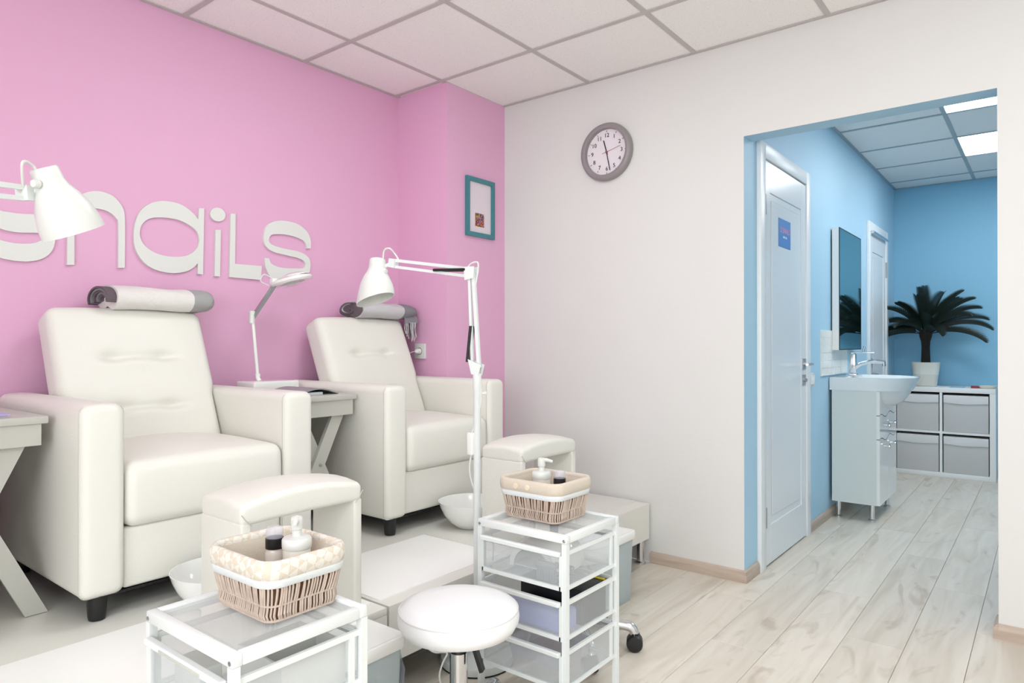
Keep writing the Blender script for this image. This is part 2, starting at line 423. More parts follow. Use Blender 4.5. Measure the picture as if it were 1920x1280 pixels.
# suspended ceilings
GX, GY, G = -2.5382, 1.9978, 0.6
def ceiling(name, xa, xb, ya, yb, gx, gy, tm, gm, lights):
    ce = S(P(name, bx(xa, xb, ya, yb, 2.53, 2.58), tm, smooth=False))
    xs = [gx + G * k for k in range(-12, 13) if xa + .02 < gx + G * k < xb - .02]
    ys = [gy + G * k for k in range(-12, 13) if ya + .02 < gy + G * k < yb - .02]
    X = [xa] + xs + [xb]; Y = [ya] + ys + [yb]
    meshes = {}
    for i in range(len(X) - 1):
        for j in range(len(Y) - 1):
            cx, cy = (X[i] + X[i + 1]) / 2, (Y[j] + Y[j + 1]) / 2
            if any(abs(cx - lx) < .05 and abs(cy - ly) < .05 for lx, ly in lights): continue
            hx, hy = (X[i + 1] - X[i]) / 2 - .004, (Y[j + 1] - Y[j]) / 2 - .004
            key = (round(hx, 3), round(hy, 3))
            if key not in meshes:
                o = P('tile', bx(-hx, hx, -hy, hy, 0, .014, bev=.003, seg=1), tm, ce, smooth=False, loc=(cx, cy, 2.5035)); meshes[key] = o.data
            else:
                o = bpy.data.objects.new('tile', meshes[key]); C.objects.link(o); o.parent = ce; o.location = (cx, cy, 2.5035)
    for v in xs: P('grid_bar', box(bx(v - .012, v + .012, ya, yb, 2.5, 2.503), v - .003, v + .003, ya, yb, 2.503, 2.53), gm, ce, smooth=False)
    for v in ys: P('grid_bar', box(bx(xa, xb, v - .012, v + .012, 2.4995, 2.5025), xa, xb, v - .003, v + .003, 2.5025, 2.53), gm, ce, smooth=False)
    P('wall_angle', box(box(box(bx(xa, xa + .02, ya, yb, 2.499, 2.502), xb - .02, xb, ya, yb, 2.499, 2.502), xa, xb, ya, ya + .02, 2.499, 2.502), xa, xb, yb - .02, yb, 2.499, 2.502), gm, ce, smooth=False)
    return ce
LR = [(-1.638, 1.698), (0.162, 1.698), (0.162, -0.102), (1.362, 0.498)]
ceiling('ceiling', X0, X1, Y0, YW, GX, GY, tile_m, tile_dark, LR)
LC = [(-0.20, 4.58), (-0.20, 5.78)]
ceiling('ceiling_corridor', OX0, CX1, YW + WT, YB, -0.50, 4.88, tile_c, grid_blue, LC)
pan_m = emit('panel_light', (246, 252, 255), PANEL); pan_c = emit('panel_light_corridor', (250, 252, 255), PANEL_CORR)
def panel(loc, m, label, group):
    t = T('ceiling_light', label, 'ceiling light', (loc[0], loc[1], 2.503), 0, group)
    bm = B()
    for a in ((-.296, -.286, -.296, .296), (.286, .296, -.296, .296), (-.286, .286, -.296, -.286), (-.286, .286, .286, .296)): box(bm, a[0], a[1], a[2], a[3], 0, .02)
    P('frame', bm, white_metal, t, smooth=False)
    P('diffuser', bx(-.286, .286, -.286, .286, .003, .01), m, t, smooth=False)
for k, p in enumerate(LR):
    panel(p, pan_m, ['square LED ceiling panel over the footrests, its corner at the top photo edge', 'square LED ceiling panel in front of the white wall with the opening', 'square LED ceiling panel above the middle of the treatment room', 'square LED ceiling panel at the right side of the treatment room'][k], 'treatment room ceiling panels')
for k, p in enumerate(LC):
    panel(p, pan_c, ['bright square LED panel in the corridor ceiling, the one nearer the opening', 'bright square LED panel in the corridor ceiling, the farther one'][k], 'corridor ceiling panels')

# ------------------------------------------------------------------ treatment podium
PZ, PX = 0.30, -1.578
def podium(ya, yb, label):
    t = T('podium', label, 'platform', (-2.24, (ya + yb) / 2, 0), 0, 'treatment podium modules')
    h = (yb - ya) / 2 - .003; xa, xb = X0 + 2.24 + .004, PX + 2.24
    notch = yb > YC
    if notch:
        yn, xn = YC - .006 - (ya + yb) / 2, XC + 2.24 + .004
        bm = B(); poly = [(xa, -h), (xb, -h), (xb, h), (xn, h), (xn, yn), (xa, yn)]
        lo_ = [bm.verts.new((x_, y_, PZ - .025)) for x_, y_ in poly]; hi_ = [bm.verts.new((x_, y_, PZ - .002)) for x_, y_ in poly]
        bm.faces.new(lo_); bm.faces.new(hi_)
        for k in range(6): bm.faces.new((lo_[k], lo_[(k + 1) % 6], hi_[(k + 1) % 6], hi_[k]))
        P('top_board', bm, lam, t, smooth=False)
    else: P('top_board', bx(xa, xb, -h, h, PZ - .025, PZ - .002, bev=.003, seg=2), lam, t)
    P('front_board', bx(xb - .02, xb - .001, -h, h, .122, PZ - .025), lam, t, smooth=False)
    for s in (-1, 1): P('end_board', bx(xn if notch and s > 0 else xa, xb - .02, s * (h - .01) - .01, s * (h - .01) + .01, .122, PZ - .025), lam, t, smooth=False)
    P('back_board', bx(xa, xa + .02, -h + .02, (yn if notch else h) - .02, .122, PZ - .025), lam, t, smooth=False)
    for x in (xb - .032, xa + .04):
        for s in (-1, 1):
            P('leg', lathe(B(), [(.028, 0), (.028, .008), (.018, .014), (.018, .122)], 20, (x, (yn if notch and s > 0 and x < 0 else s * h) - s * .035, 0)), chrome, t)
podium(-.75, 1.384, 'low white laminate podium with chrome legs carrying the nearer armchair')
podium(1.386, 3.105, 'low white laminate podium with chrome legs carrying the farther armchair, ends at the white wall')
def sheet(x0, x1, y0, y1, label, m=None):
    o = P('floor_sheet', bx(-(x1 - x0) / 2, (x1 - x0) / 2, -(y1 - y0) / 2, (y1 - y0) / 2, 0, .003), m or mat_white, smooth=False, loc=((x0 + x1) / 2, (y0 + y1) / 2, PZ - .002))
    return tag(o, label, 'floor sheet', 'white sheets on the podium')
sheet(-2.035, -1.638, -.70, 1.37, 'bright white sheet on the near podium under the footrest, at the lower left')
sheet(-2.055, -1.638, 1.402, 2.0, 'bright white sheet on the podium between the two footrests')
sheet(-2.055, -1.65, 2.004, 3.10, 'off-white sheet on the podium under the far footrest by the white wall', lam)

# ------------------------------------------------------------------ armchairs
def make_chair(loc, label):
    t = T('armchair', label, 'armchair', loc, 0, 'white leather armchairs')
    W = .765; aw = .118
    for s in (-1, 1):
        yc = s * (W / 2 - aw / 2)
        def fa(v, h, s=s):
            if v.z > h[2] * .5: v.z += .006 * (1 - (v.y / h[1]) ** 2)
            return v
        a = P('arm', rbox(B(), (-.385, yc, .345), (.765, aw, .55), .026, (6, 2, 4), fa, ra=3), leather, t, ang=60)
        pts = []
        for y, z in rrect(aw / 2 - .007, .275 - .007, .02, 4): pts.append((-.024, yc + y * 1.12, .345 + z * 1.022))
        P('piping', tube(B(), pts, .0016, 6, True), piping_m, a)
    def fs(v, h):
        k = max(0, 1 - (v.x / h[0]) ** 2) * max(0, 1 - (v.y / h[1]) ** 2)
        if v.z > 0: v.z += .030 * k
        if v.x > h[0] * .5: v.x += .006 * max(0, 1 - (v.z / h[2]) ** 2)
        return v
    P('seat_cushion', rbox(B(), (-.30, 0, .348), (.585, .524, .196), .036, (8, 8, 3), fs, ra=3), leather, t, ang=60)
    P('front_rail', rbox(B(), (-.34, 0, .162), (.62, .526, .18), .012, (2, 2, 2)), leather, t, ang=60)
    # reclined tufted backrest
    a = math.atan2(.14, .32)
    Hh, Th = .56, .125
    M = Matrix.Translation((-.497, 0, .62)) @ Matrix.Rotation(-a, 4, 'Y') @ Matrix.Translation((-Th / 2, 0, .065))
    def fb(v, h):
        if v.x > h[0] * .3:
            edge = max(0, 1 - (v.y / h[1]) ** 4) * max(0, 1 - (v.z / h[2]) ** 6)
            d = .014 * edge
            for zc, ww in ((.075, .13), (-.12, .15)):
                dz = v.z - zc
                for yc in (-.085, .085): d -= .018 * math.exp(-((v.y - yc) / .035) ** 2 - (dz / .022) ** 2)
                g = 1 / (1 + math.exp((abs(v.y) - ww) / .018))
                d -= .009 * g * math.exp(-(dz / .013) ** 2)
                d += .006 * g * math.exp(-((dz + .03) / .025) ** 2)
            v.x += d
        if v.z > h[2] * .5: v.z += .008 * (1 - (v.y / h[1]) ** 2)
        k = min(1, max(0, (v.z + .085) / .06)); v.y *= 1 + .045 * k * k * (3 - 2 * k)
        return v
    P('backrest', rbox(B(), (0, 0, 0), (Th, .528, Hh), .034, (3, 64, 84), fb, M, ra=3), leather, t, ang=75)
    P('underside_shade', bx(-.75, -.035, -W / 2 + .035, W / 2 - .035, .0625, .0695), black_pl, t, smooth=False)  # black board added to deepen the shade beneath the chair
    for x in (-.05, -.70):
        for s in (-1, 1):
            P('leg', lathe(B(), [(.022, 0), (.024, .01), (.028, .072)], 20, (x, s * .325, 0)), black_pl, t)
    return t
CH1, CH2 = (-2.12, 1.122, PZ), (-2.12, 2.2385, PZ)
ch = make_chair(CH1, 'white leather armchair at the left with a white folded towel on its back')
dup(ch, CH2, 'white leather armchair by the pink column with a rolled grey towel on its back')
dup(ch, (-2.12, .0, PZ), 'bare-backed white leather armchair added out of view at the far left, shading the grey side table')  # unseen chair, added to darken the space under the left side table

# footrests
def make_footrest(loc, label):
    t = T('footrest', label, 'footrest', loc, 0, 'white leather footrests')
    for s in (-1, 1):
        P('side_panel', rbox(B(), (0, s * .1825, .164), (.211, .030, .328), .007, (2, 2, 2)), leather, t, ang=60)
    def f(v, h):
        if v.z > 0: v.z += .022 * (1 - (v.y / h[1]) ** 2) + .012 * (1 - (v.x / h[0]) ** 2)
        else: v.z += .004 * (1 - (v.y / h[1]) ** 2)
        return v
    pad = P('top_pad', rbox(B(), (0, 0, .345), (.215, .396, .054), .016, (4, 12, 2), f, ra=3), leather, t, ang=60)
    for s in (-1, 1): P('seam', tube(B(), [(.1075, s * .198, .352), (.1085, s * .18, .328), (.1085, s * .168, .319)], .0012, 6), piping_m, pad)
    return t
f1 = make_footrest((-1.748, 1.14, PZ + .001), 'white padded arch-shaped footrest in front of the left armchair')
dup(f1, (-1.748, 2.33, PZ + .001), 'white padded arch-shaped footrest in front of the far armchair beside the white wall')

# foot bowls
def make_bowl(loc, label):
    prof = [(.0, .0), (.055, .0), (.064, .004), (.094, .028), (.118, .060), (.133, .092), (.139, .112), (.140, .115), (.137, .115), (.128, .090), (.112, .060), (.088, .032), (.055, .012), (0, .010)]
    o = P('bowl', lathe(B(), prof, 48), white_gloss, loc=loc, ang=50)
    return tag(o, label, 'bowl', 'white foot bowls')
make_bowl((-1.985, 1.07, PZ + .0012), 'white foot bowl half hidden behind the near footrest')
make_bowl((-1.985, 2.212, PZ + .0012), 'white foot bowl on the podium in front of the far armchair, beside the lamp pole')

# side tables
def make_table(loc, label):
    t = T('side_table', label, 'side table', loc, 0, 'grey side tables')
    D, Wd, ht = .57, .33, .587
    P('table_top', bx(-D, 0, -Wd / 2, Wd / 2, ht - .022, ht, bev=.003), grey_wood, t)
    P('apron', bx(-.026, -.008, -Wd / 2 + .016, Wd / 2 - .016, ht - .085, ht - .022), grey_wood, t, smooth=False)
    P('apron', bx(-D + .008, -D + .026, -Wd / 2 + .016, Wd / 2 - .016, ht - .085, ht - .022), grey_wood, t, smooth=False)
    for s in (-1, 1): P('apron', bx(-D + .026, -.026, s * (Wd / 2 - .024) - .008, s * (Wd / 2 - .024) + .008, ht - .085, ht - .022), grey_wood, t, smooth=False)
    for x in (-.045, -D + .045):
        for s in (-1, 1):
            xx = x + s * .0095
            a, b = Vector((xx, s * .115, ht - .024)), Vector((xx, -s * .150, .0))
            d = (b - a).normalized(); wv = Vector((0, d.z, -d.y)) ; hw = .026
            bm = B(); poly = []
            ky = hw / abs(d.z)
            for p, sg in ((a, -1), (a, 1), (b, 1), (b, -1)): poly.append((p.y + sg * ky, p.z))
            fr = [[bm.verts.new((xx + dx, y, z)) for y, z in poly] for dx in (-.009, .009)]
            bm.faces.new(fr[0]); bm.faces.new(list(reversed(fr[1])))
            for k in range(4): bm.faces.new((fr[0][k], fr[1][k], fr[1][(k + 1) % 4], fr[0][(k + 1) % 4]))
            P('leg', bm, grey_wood, t, smooth=False)
        P('bolt', lathe(B(), [(.007, 0), (.007, .003), (.004, .004)], 12, M=Matrix.Translation((x + .0185, 0, .305)) @ Matrix.Rotation(PI / 2, 4, 'Y')), steel, t)
    return t
TB1, TB2 = (-2.30, 1.68, PZ), (-2.30, .55, PZ)
tb = make_table(TB1, 'grey cross-legged side table between the two armchairs')
dup(tb, TB2, 'grey cross-legged side table at the left edge, left of the near armchair')
TZ = PZ + .587
# open magazine on the middle table
def magazine():
    bm = B(); n = 12; rows = []
    for i in range(n + 1):
        y = -.095 + .19 * i / n
        z = .004 + .020 * math.sin(PI * min(1, i / n * 1.05)) ** 1.0
        rows.append((y, z))
    for dz in (0, .004):
        pass
    top = [[bm.verts.new((x, y, z + .004)) for y, z in rows] for x in (-.13, .10)]
    bot = [[bm.verts.new((x, y, max(.0, z - .001 if 0 < k < n else 0))) for k, (y, z) in enumerate(rows)] for x in (-.13, .10)]
    for k in range(n):
        bm.faces.new((top[0][k], top[0][k + 1], top[1][k + 1], top[1][k])); bm.faces.new((bot[1][k], bot[1][k + 1], bot[0][k + 1], bot[0][k]))
        for r in (0, 1): bm.faces.new((top[r][k], top[r][k + 1], bot[r][k + 1], bot[r][k]) )
    for k in (0, n): bm.faces.new((top[0][k], top[1][k], bot[1][k], bot[0][k]))
    return bm
mg = T('magazine', 'magazine with a curled dark-edged cover lying on the table between the armchairs', 'magazine', (-2.46, 1.70, TZ), 0)
P('cover', magazine(), mat('magazine_cover', (150, 148, 150), .35), mg)
P('pages', bx(-.125, .095, -.10, .02, 0, .012, bev=.002), mat('magazine_pages', (196, 200, 204), .5), mg)
nb = T('notebook', 'lilac notebook lying on the grey table at the left edge', 'notebook', (-2.40, .52, TZ), 0)
P('cover', bx(-.10, .085, -.11, .105, .008, .0105), lilac2, nb, smooth=False)
P('pages', bx(-.098, .083, -.108, .10, 0, .008), mat('notebook_pages', (168, 160, 170), .7), nb, smooth=False)

# ------------------------------------------------------------------ towels
def slab_path(pts, y0, y1, th, n=18, wob=.0):
    """a cloth layer: section pts (x,z) swept along y with thickness"""
    bm = B(); sec = spline([(p[0], 0, p[1]) for p in pts], 5)
    L = []
    for i, p in enumerate(sec):
        a, b = sec[max(0, i - 1)], sec[min(len(sec) - 1, i + 1)]
        t = (b - a).normalized(); nn = Vector((-t.z, 0, t.x)); L.append((p + nn * th / 2, p - nn * th / 2))
    prof = [q[0] for q in L] + [q[1] for q in reversed(L)]
    loops = []
    for k in range(n + 1):
        y = y0 + (y1 - y0) * k / n
        loops.append([(p.x + wob * math.sin(9 * y + 1), y, p.z + wob * math.sin(7 * y)) for p in prof])
    return loft(bm, loops, cap0=True, cap1=True)
def towel_body(bm, y0, y1, hx, hz, c, n=16, e=2.6, taper=0.0, droop=0.0, round_end=0.0, edge=.035, ra=0):
    loops = []
    for k in range(n + 1):
        u = k / n; y = y0 + (y1 - y0) * u
        s = 1 - taper * u
        if round_end and u > 1 - round_end:
            q = (u - 1 + round_end) / round_end; s *= math.sqrt(max(0.02, 1 - q ** 2.4))
        lp = []
        for j in range(28):
            a = 2 * PI * j / 28; ca, sa = math.cos(a), math.sin(a)
            px = c[0] + math.copysign(abs(ca) ** (2 / e), ca) * hx * s
            pz = c[1] - droop * u * (y1 - y0) + math.copysign(abs(sa) ** (2 / e), sa) * hz * s + .0025 * math.sin(23 * y + 3 * a)
            # the cloth rests on the sloping top of the backrest behind its front edge
            lim = .002 - .40 * max(0, edge - px) if px < edge else .002 - 1.6 * (px - edge)
            lp.append((px, y, max(pz, lim)))
        loops.append(lp)
    return loft(bm, loops, cap0=True, cap1=True)
BT = CH1[2] + .945           # top of the backrests
t1 = T('folded_towel', 'white towel with a grey end folded on top of the left armchair back', 'towel', (-2.80, 1.235, BT), 0)
P('white_part', towel_body(B(), -.180, .105, .098, .047, (.018, .026), e=2.4), towel_w, t1, ang=80)['label'] = 'white folded body'
P('grey_end', towel_body(B(), .105, .215, .0972, .0464, (.018, .026), round_end=.5, e=2.4), towel_g, t1, ang=80)['label'] = 'pale grey band at the right end'
for k in range(5):
    q = 1 - .17 * k
    sec = [(.012 + .088 * q * math.cos(a), max(.022 + .043 * q * math.sin(a), .003 - .40 * max(0, .035 - (.012 + .088 * q * math.cos(a))))) for a in [math.radians(205 - 25 * m) for m in range(10)]]
    P('fold_layer', slab_path(sec, -.214 + .005 * k, -.165, .0075, 3), towel_d if k % 2 == 0 else towel_mg, t1, ang=70)['label'] = 'dark grey fold at the left end'
t2 = T('rolled_towel', 'light grey towel with fringe rolled on top of the far armchair back', 'towel', (-2.80, 2.37, BT), 0)
P('grey_part', towel_body(B(), -.175, .10, .096, .043, (.020, .026), e=2.3), towel_lg, t2, ang=80)['label'] = 'light grey rolled body'
P('dark_end', towel_body(B(), .10, .250, .0952, .0424, (.020, .026), round_end=.8, taper=.1, e=2.3), towel_mg, t2, ang=80)['label'] = 'mid grey pointed right end'
sp = [(.020 + (.085 - .0062 * k) * math.cos(1.2 + k * .52), .026 + (.036 - .0027 * k) * math.sin(1.2 + k * .52)) for k in range(14)]
P('roll_core', towel_body(B(), -.184, -.170, .088, .037, (.020, .026), n=2, e=2.3), towel_d, t2, ang=60)['label'] = 'dark inside of the rolled end'
P('roll_spiral', slab_path(sp, -.196, -.16, .007, 3), towel_d, t2)['label'] = 'dark spiral of the rolled end'
sp = [(.020 + (.078 - .0062 * k) * math.cos(1.5 + k * .52), .026 + (.031 - .0024 * k) * math.sin(1.5 + k * .52)) for k in range(13)]
P('roll_lining', slab_path(sp, -.193, -.16, .005, 3), towel_lg, t2)['label'] = 'pale lining of the rolled end'
P('hanging_corner', slab_path([(.06, .02), (.085, -.005), (.088, -.035)], .125, .215, .007, 4), towel_mg, t2)
bm = B()
for k in range(16):
    y = .130 + .080 * random.random(); x = .082 + .014 * random.random()
    l = .06 + .045 * random.random()
    tube(bm, spline([(x, y, -.030), (x + .006 * random.uniform(-1, 1), y + .006 * random.uniform(-1, 1), -.030 - l * .5), (x + .004, y + .008 * random.uniform(-1, 1), -.030 - l)], 4), .0022, 5)
fr = P('fringe', bm, towel_lg, t2); fr['kind'] = 'stuff'
bm = B()
for k in range(16):
    y = .130 + .080 * random.random(); x = .076 + .014 * random.random(); l = .05 + .035 * random.random()
    tube(bm, spline([(x, y, -.030), (x, y + .006 * random.uniform(-1, 1), -.030 - l * .5), (x + .004, y, -.030 - l)], 4), .0022, 5)
fr = P('fringe', bm, towel_d, t2); fr['kind'] = 'stuff'

# ------------------------------------------------------------------ wall sign letters
Mwall = Matrix(((0, 0, 1, X0), (1, 0, 0, 0), (0, 1, 0, 0), (0, 0, 0, 1)))   # (y, z, out) -> world
def onwall(u, v):
    c, s = math.cos(YAW), math.sin(YAW); cp, sp_ = math.cos(PIT), math.sin(PIT)
    R = Vector((c, s, 0)); F = Vector((-s * cp, c * cp, sp_)); U = Vector((s * sp_, -c * sp_, cp))
    d = F + R * ((u - 960) / FPX) - U * ((v - 640) / FPX); k = (X0 + .012) / d.x
    return (d.y * k, CAM_H + d.z * k)
def letter(ch_, loops, label):
    lp = []
    for pts, closed_smooth in loops:
        q = [Vector((*onwall(u, v), 0)) for u, v in pts]
        if closed_smooth == 'smooth': q = spline(q, 4, True)
        elif closed_smooth == 'mixed':
            # corners wherever the outline turns sharply, smooth elsewhere
            n = len(q); corner = []
            for i in range(n):
                a = (q[i] - q[i - 1]).normalized(); b = (q[(i + 1) % n] - q[i]).normalized()
                corner.append(a.dot(b) < 0.55)
            out = []
            for i in range(n):
                p1, p2 = q[i], q[(i + 1) % n]
                p0 = p1 - (p2 - p1) if corner[i] else q[i - 1]
                p3 = p2 + (p2 - p1) if corner[(i + 1) % n] else q[(i + 2) % n]
                for s in range(4):
                    t = s / 4
                    out.append(0.5 * ((2 * p1) + (p2 - p0) * t + (2 * p0 - 5 * p1 + 4 * p2 - p3) * t * t + (3 * p1 - p0 - 3 * p2 + p3) * t ** 3))
            q = out
        lp.append([(p.x, p.y) for p in q])
    o = P('sign_letter', curve_bm(lp, .012, Mwall @ Matrix.Translation((0, 0, .0062))), letter_m, ang=30)
    return tag(o, label, 'sign letter', 'letters of the wall sign')
fb_ = lambda L: [(230 + x / 8, 370 + y / 8) for x, y in L]
fc_ = lambda L: [(370 + x / 7.113, 370 + y / 7.113) for x, y in L]
letter('s', [([(-62, 340), (-50, 338), (-44, 352), (-36, 366), (-22, 380), (0, 394), (15.6, 397.3), (31, 399.7), (47, 401), (66, 402), (85, 406), (97, 415), (103, 430), (103.4, 445), (102.3, 457.5), (98.4, 468.4), (89, 479), (75, 486.4), (57.8, 489.5), (43.8, 490), (23.4, 488), (0, 483), (-30, 472), (-50, 458), (-56, 440), (-48, 430), (-30, 440), (0, 449.4), (15.6, 453.6), (31, 456), (51.6, 456.9), (67, 454.7), (78, 449.7), (84, 443.4), (80, 438), (68, 436.3), (54.7, 436), (36, 435.6), (18.8, 433.3), (0, 428), (-25, 416), (-48, 396), (-60, 370)], 'mixed')], 'white wall letter cut by the left photo edge, behind the near lamp head')
letter('n', [([(128.1, 353.1), (140.3, 353.1), (140.8, 373), (146, 369), (156, 363), (170, 358.6), (184, 358), (198, 361), (212.5, 367.7), (223.4, 378.6), (230.5, 390), (233.6, 402.8), (234.4, 429), (234, 502), (221.9, 502), (221.9, 421), (218.8, 410.6), (212.5, 402.8), (201.6, 395.8), (187.5, 391.6), (172, 390.3), (156, 393), (146, 398), (140.4, 408), (139.5, 496.5), (125.8, 496.5)], 'mixed')], 'white wall letter n of the pink wall sign')
letter('a', [(fb_([(1136, 330), (1060, 240), (960, 155), (850, 95), (730, 65), (600, 52), (480, 68), (370, 115), (280, 190), (220, 290), (185, 400), (168, 540), (172, 680), (200, 790), (260, 900), (350, 1000), (460, 1070), (600, 1115), (750, 1135), (880, 1125), (990, 1095), (1070, 1045), (1128, 985), (1130, 1150), (1205, 1155), (1225, 165), (1148, 160)]), 'mixed'),
            (fb_([(600, 300), (720, 312), (850, 340), (970, 395), (1070, 465), (1125, 530), (1148, 620), (1140, 710), (1100, 785), (1020, 845), (930, 880), (820, 890), (700, 885), (580, 862), (470, 820), (370, 755), (300, 680), (262, 590), (258, 500), (285, 415), (350, 345), (450, 305)]), 'smooth')], 'white wall letter a of the pink wall sign')
dot = [(408.6 + 14.2 * math.cos(2 * PI * k / 20), 402 + 12.8 * math.sin(2 * PI * k / 20) + 1.6 * math.cos(2 * PI * k / 20)) for k in range(20)]
letter('i', [(dot, 'smooth'), (fb_([(1395, 485), (1475, 487), (1460, 1185), (1380, 1180)]), 'poly')], 'white wall letter i with an oval dot on the pink wall sign')
letter('L', [(fc_([(445, 215), (512, 218), (503, 885), (860, 915), (850, 1100), (428, 1062)]), 'poly')], 'white wall letter L of the pink wall sign')
letter('s', [(fc_([(1515, 680), (1515, 590), (1490, 500), (1430, 420), (1340, 355), (1230, 322), (1120, 308), (1010, 325), (930, 375), (895, 450), (885, 540), (900, 620), (950, 685), (1030, 730), (1130, 755), (1250, 785), (1350, 810), (1420, 845), (1440, 890), (1430, 930), (1390, 945), (1250, 945), (1120, 935), (1030, 905), (980, 870), (955, 810), (900, 805), (905, 900), (930, 980), (970, 1050), (1040, 1110), (1150, 1160), (1260, 1160), (1380, 1120), (1470, 1060), (1500, 980), (1510, 890), (1490, 810), (1420, 750), (1330, 715), (1200, 690), (1080, 660), (1000, 630), (960, 590), (960, 540), (990, 500), (1050, 490), (1150, 492), (1270, 515), (1370, 550), (1430, 590), (1455, 640), (1460, 680)]), 'mixed')], 'white wall letter s at the right end of the wall sign')

# ------------------------------------------------------------------ wall clock
Mc = Matrix(((1, 0, 0, 0), (0, 0, -1, 0), (0, 1, 0, 0), (0, 0, 0, 1)))       # (x, z, out) -> facing -y
ck = T('wall_clock', 'round grey wall clock with white dial on the white wall', 'clock', (-1.824, YW, 2.107))
P('rim', lathe(B(), [(.150, .002), (.152, .022), (.146, .036), (.134, .040), (.122, .036), (.121, .016), (.120, .002)], 64, M=Mc), clock_rim, ck, ang=50)
P('dial', lathe(B(), [(.122, .004), (.122, .012), (0, .0125)], 64, M=Mc), dial_m, ck, ang=50)
for k in range(1, 13):
    a = PI / 2 - k * PI / 6
    P('numeral', text_bm(str(k), .030, .001, Mc @ Matrix.Translation((.088 * math.cos(a), .088 * math.sin(a), .0135))), black_pl, ck, smooth=False)
    P('tick', box(B(), -.0012, .0012, .106, .114, .0128, .0138, M=Mc @ Matrix.Rotation(-k * PI / 6, 4, 'Z')), black_pl, ck, smooth=False)
def hand(name, ang, l0, l1, w0, z, m):
    P(name, box(B(), -w0, w0, -l0, l1, z, z + .0012, M=Mc @ Matrix.Rotation(-ang, 4, 'Z')), m, ck, smooth=False)
hand('minute_hand', math.radians(168), .016, .100, .0022, .0160, black_pl)
hand('hour_hand', math.radians(344), .016, .066, .0028, .0145, black_pl)
hand('second_hand', math.radians(76), .026, .085, .0009, .0178, red_m)
P('hub', lathe(B(), [(.006, .0125), (.006, .020), (0, .0205)], 16, M=Mc), red_m, ck)

# picture on the column
Mp = Matrix(((0, 0, 1, XC), (1, 0, 0, 0), (0, 1, 0, 0), (0, 0, 0, 1)))
pc = T('framed_picture', 'small picture in a teal frame on the pink column', 'picture', (0, 0, 0))
pc.location = (XC, 2.888, 1.864); Mq = Matrix(((0, 0, 1, 0), (1, 0, 0, 0), (0, 1, 0, 0), (0, 0, 0, 1)))
bm = B(); fw = .024; hx, hz = .119, .165
for a in ((-hx, -hx + fw, -hz, hz), (hx - fw, hx, -hz, hz), (-hx + fw, hx - fw, -hz, -hz + fw), (-hx + fw, hx - fw, hz - fw, hz)): box(bm, a[0], a[1], a[2], a[3], .001, .018, M=Mq)
P('frame', bm, teal, pc, smooth=False)
P('mount', box(B(), -hx + fw, hx - fw, -hz + fw, hz - fw, .001, .006, M=Mq), paper, pc, smooth=False)
P('print', box(B(), -.040, .036, -.105, -.030, .006, .0066, M=Mq), art_m, pc, smooth=False)

# socket with plug and cord
so = T('wall_socket', 'white wall socket with a plug on the pink column beside the far armchair', 'socket', (-2.722, YC, 1.058))
P('plate', rbox(B(), (0, -.006, 0), (.084, .011, .084), .003, (1, 1, 1)), white_pl, so)
P('well', lathe(B(), [(.020, .0112), (.020, .0118), (0, .0118)], 24, M=Mc), grey_soft, so)
pg = T('power_plug', 'white plug with a cord pushed into the socket on the pink column', 'plug', (-2.722, YC, 1.058))
P('plug_body', tube(B(), [(0, -.0122, 0), (0, -.034, 0), (-.006, -.042, -.001)], [.016, .014, .008], 14), white_pl, pg)
P('cord', tube(B(), spline([(-.006, -.040, -.001), (-.030, -.052, -.008), (-.055, -.056, -.030), (-.085, -.060, -.06), (-.125, -.064, -.085), (-.165, -.064, -.09)], 6), .003, 8), white_pl, pg)

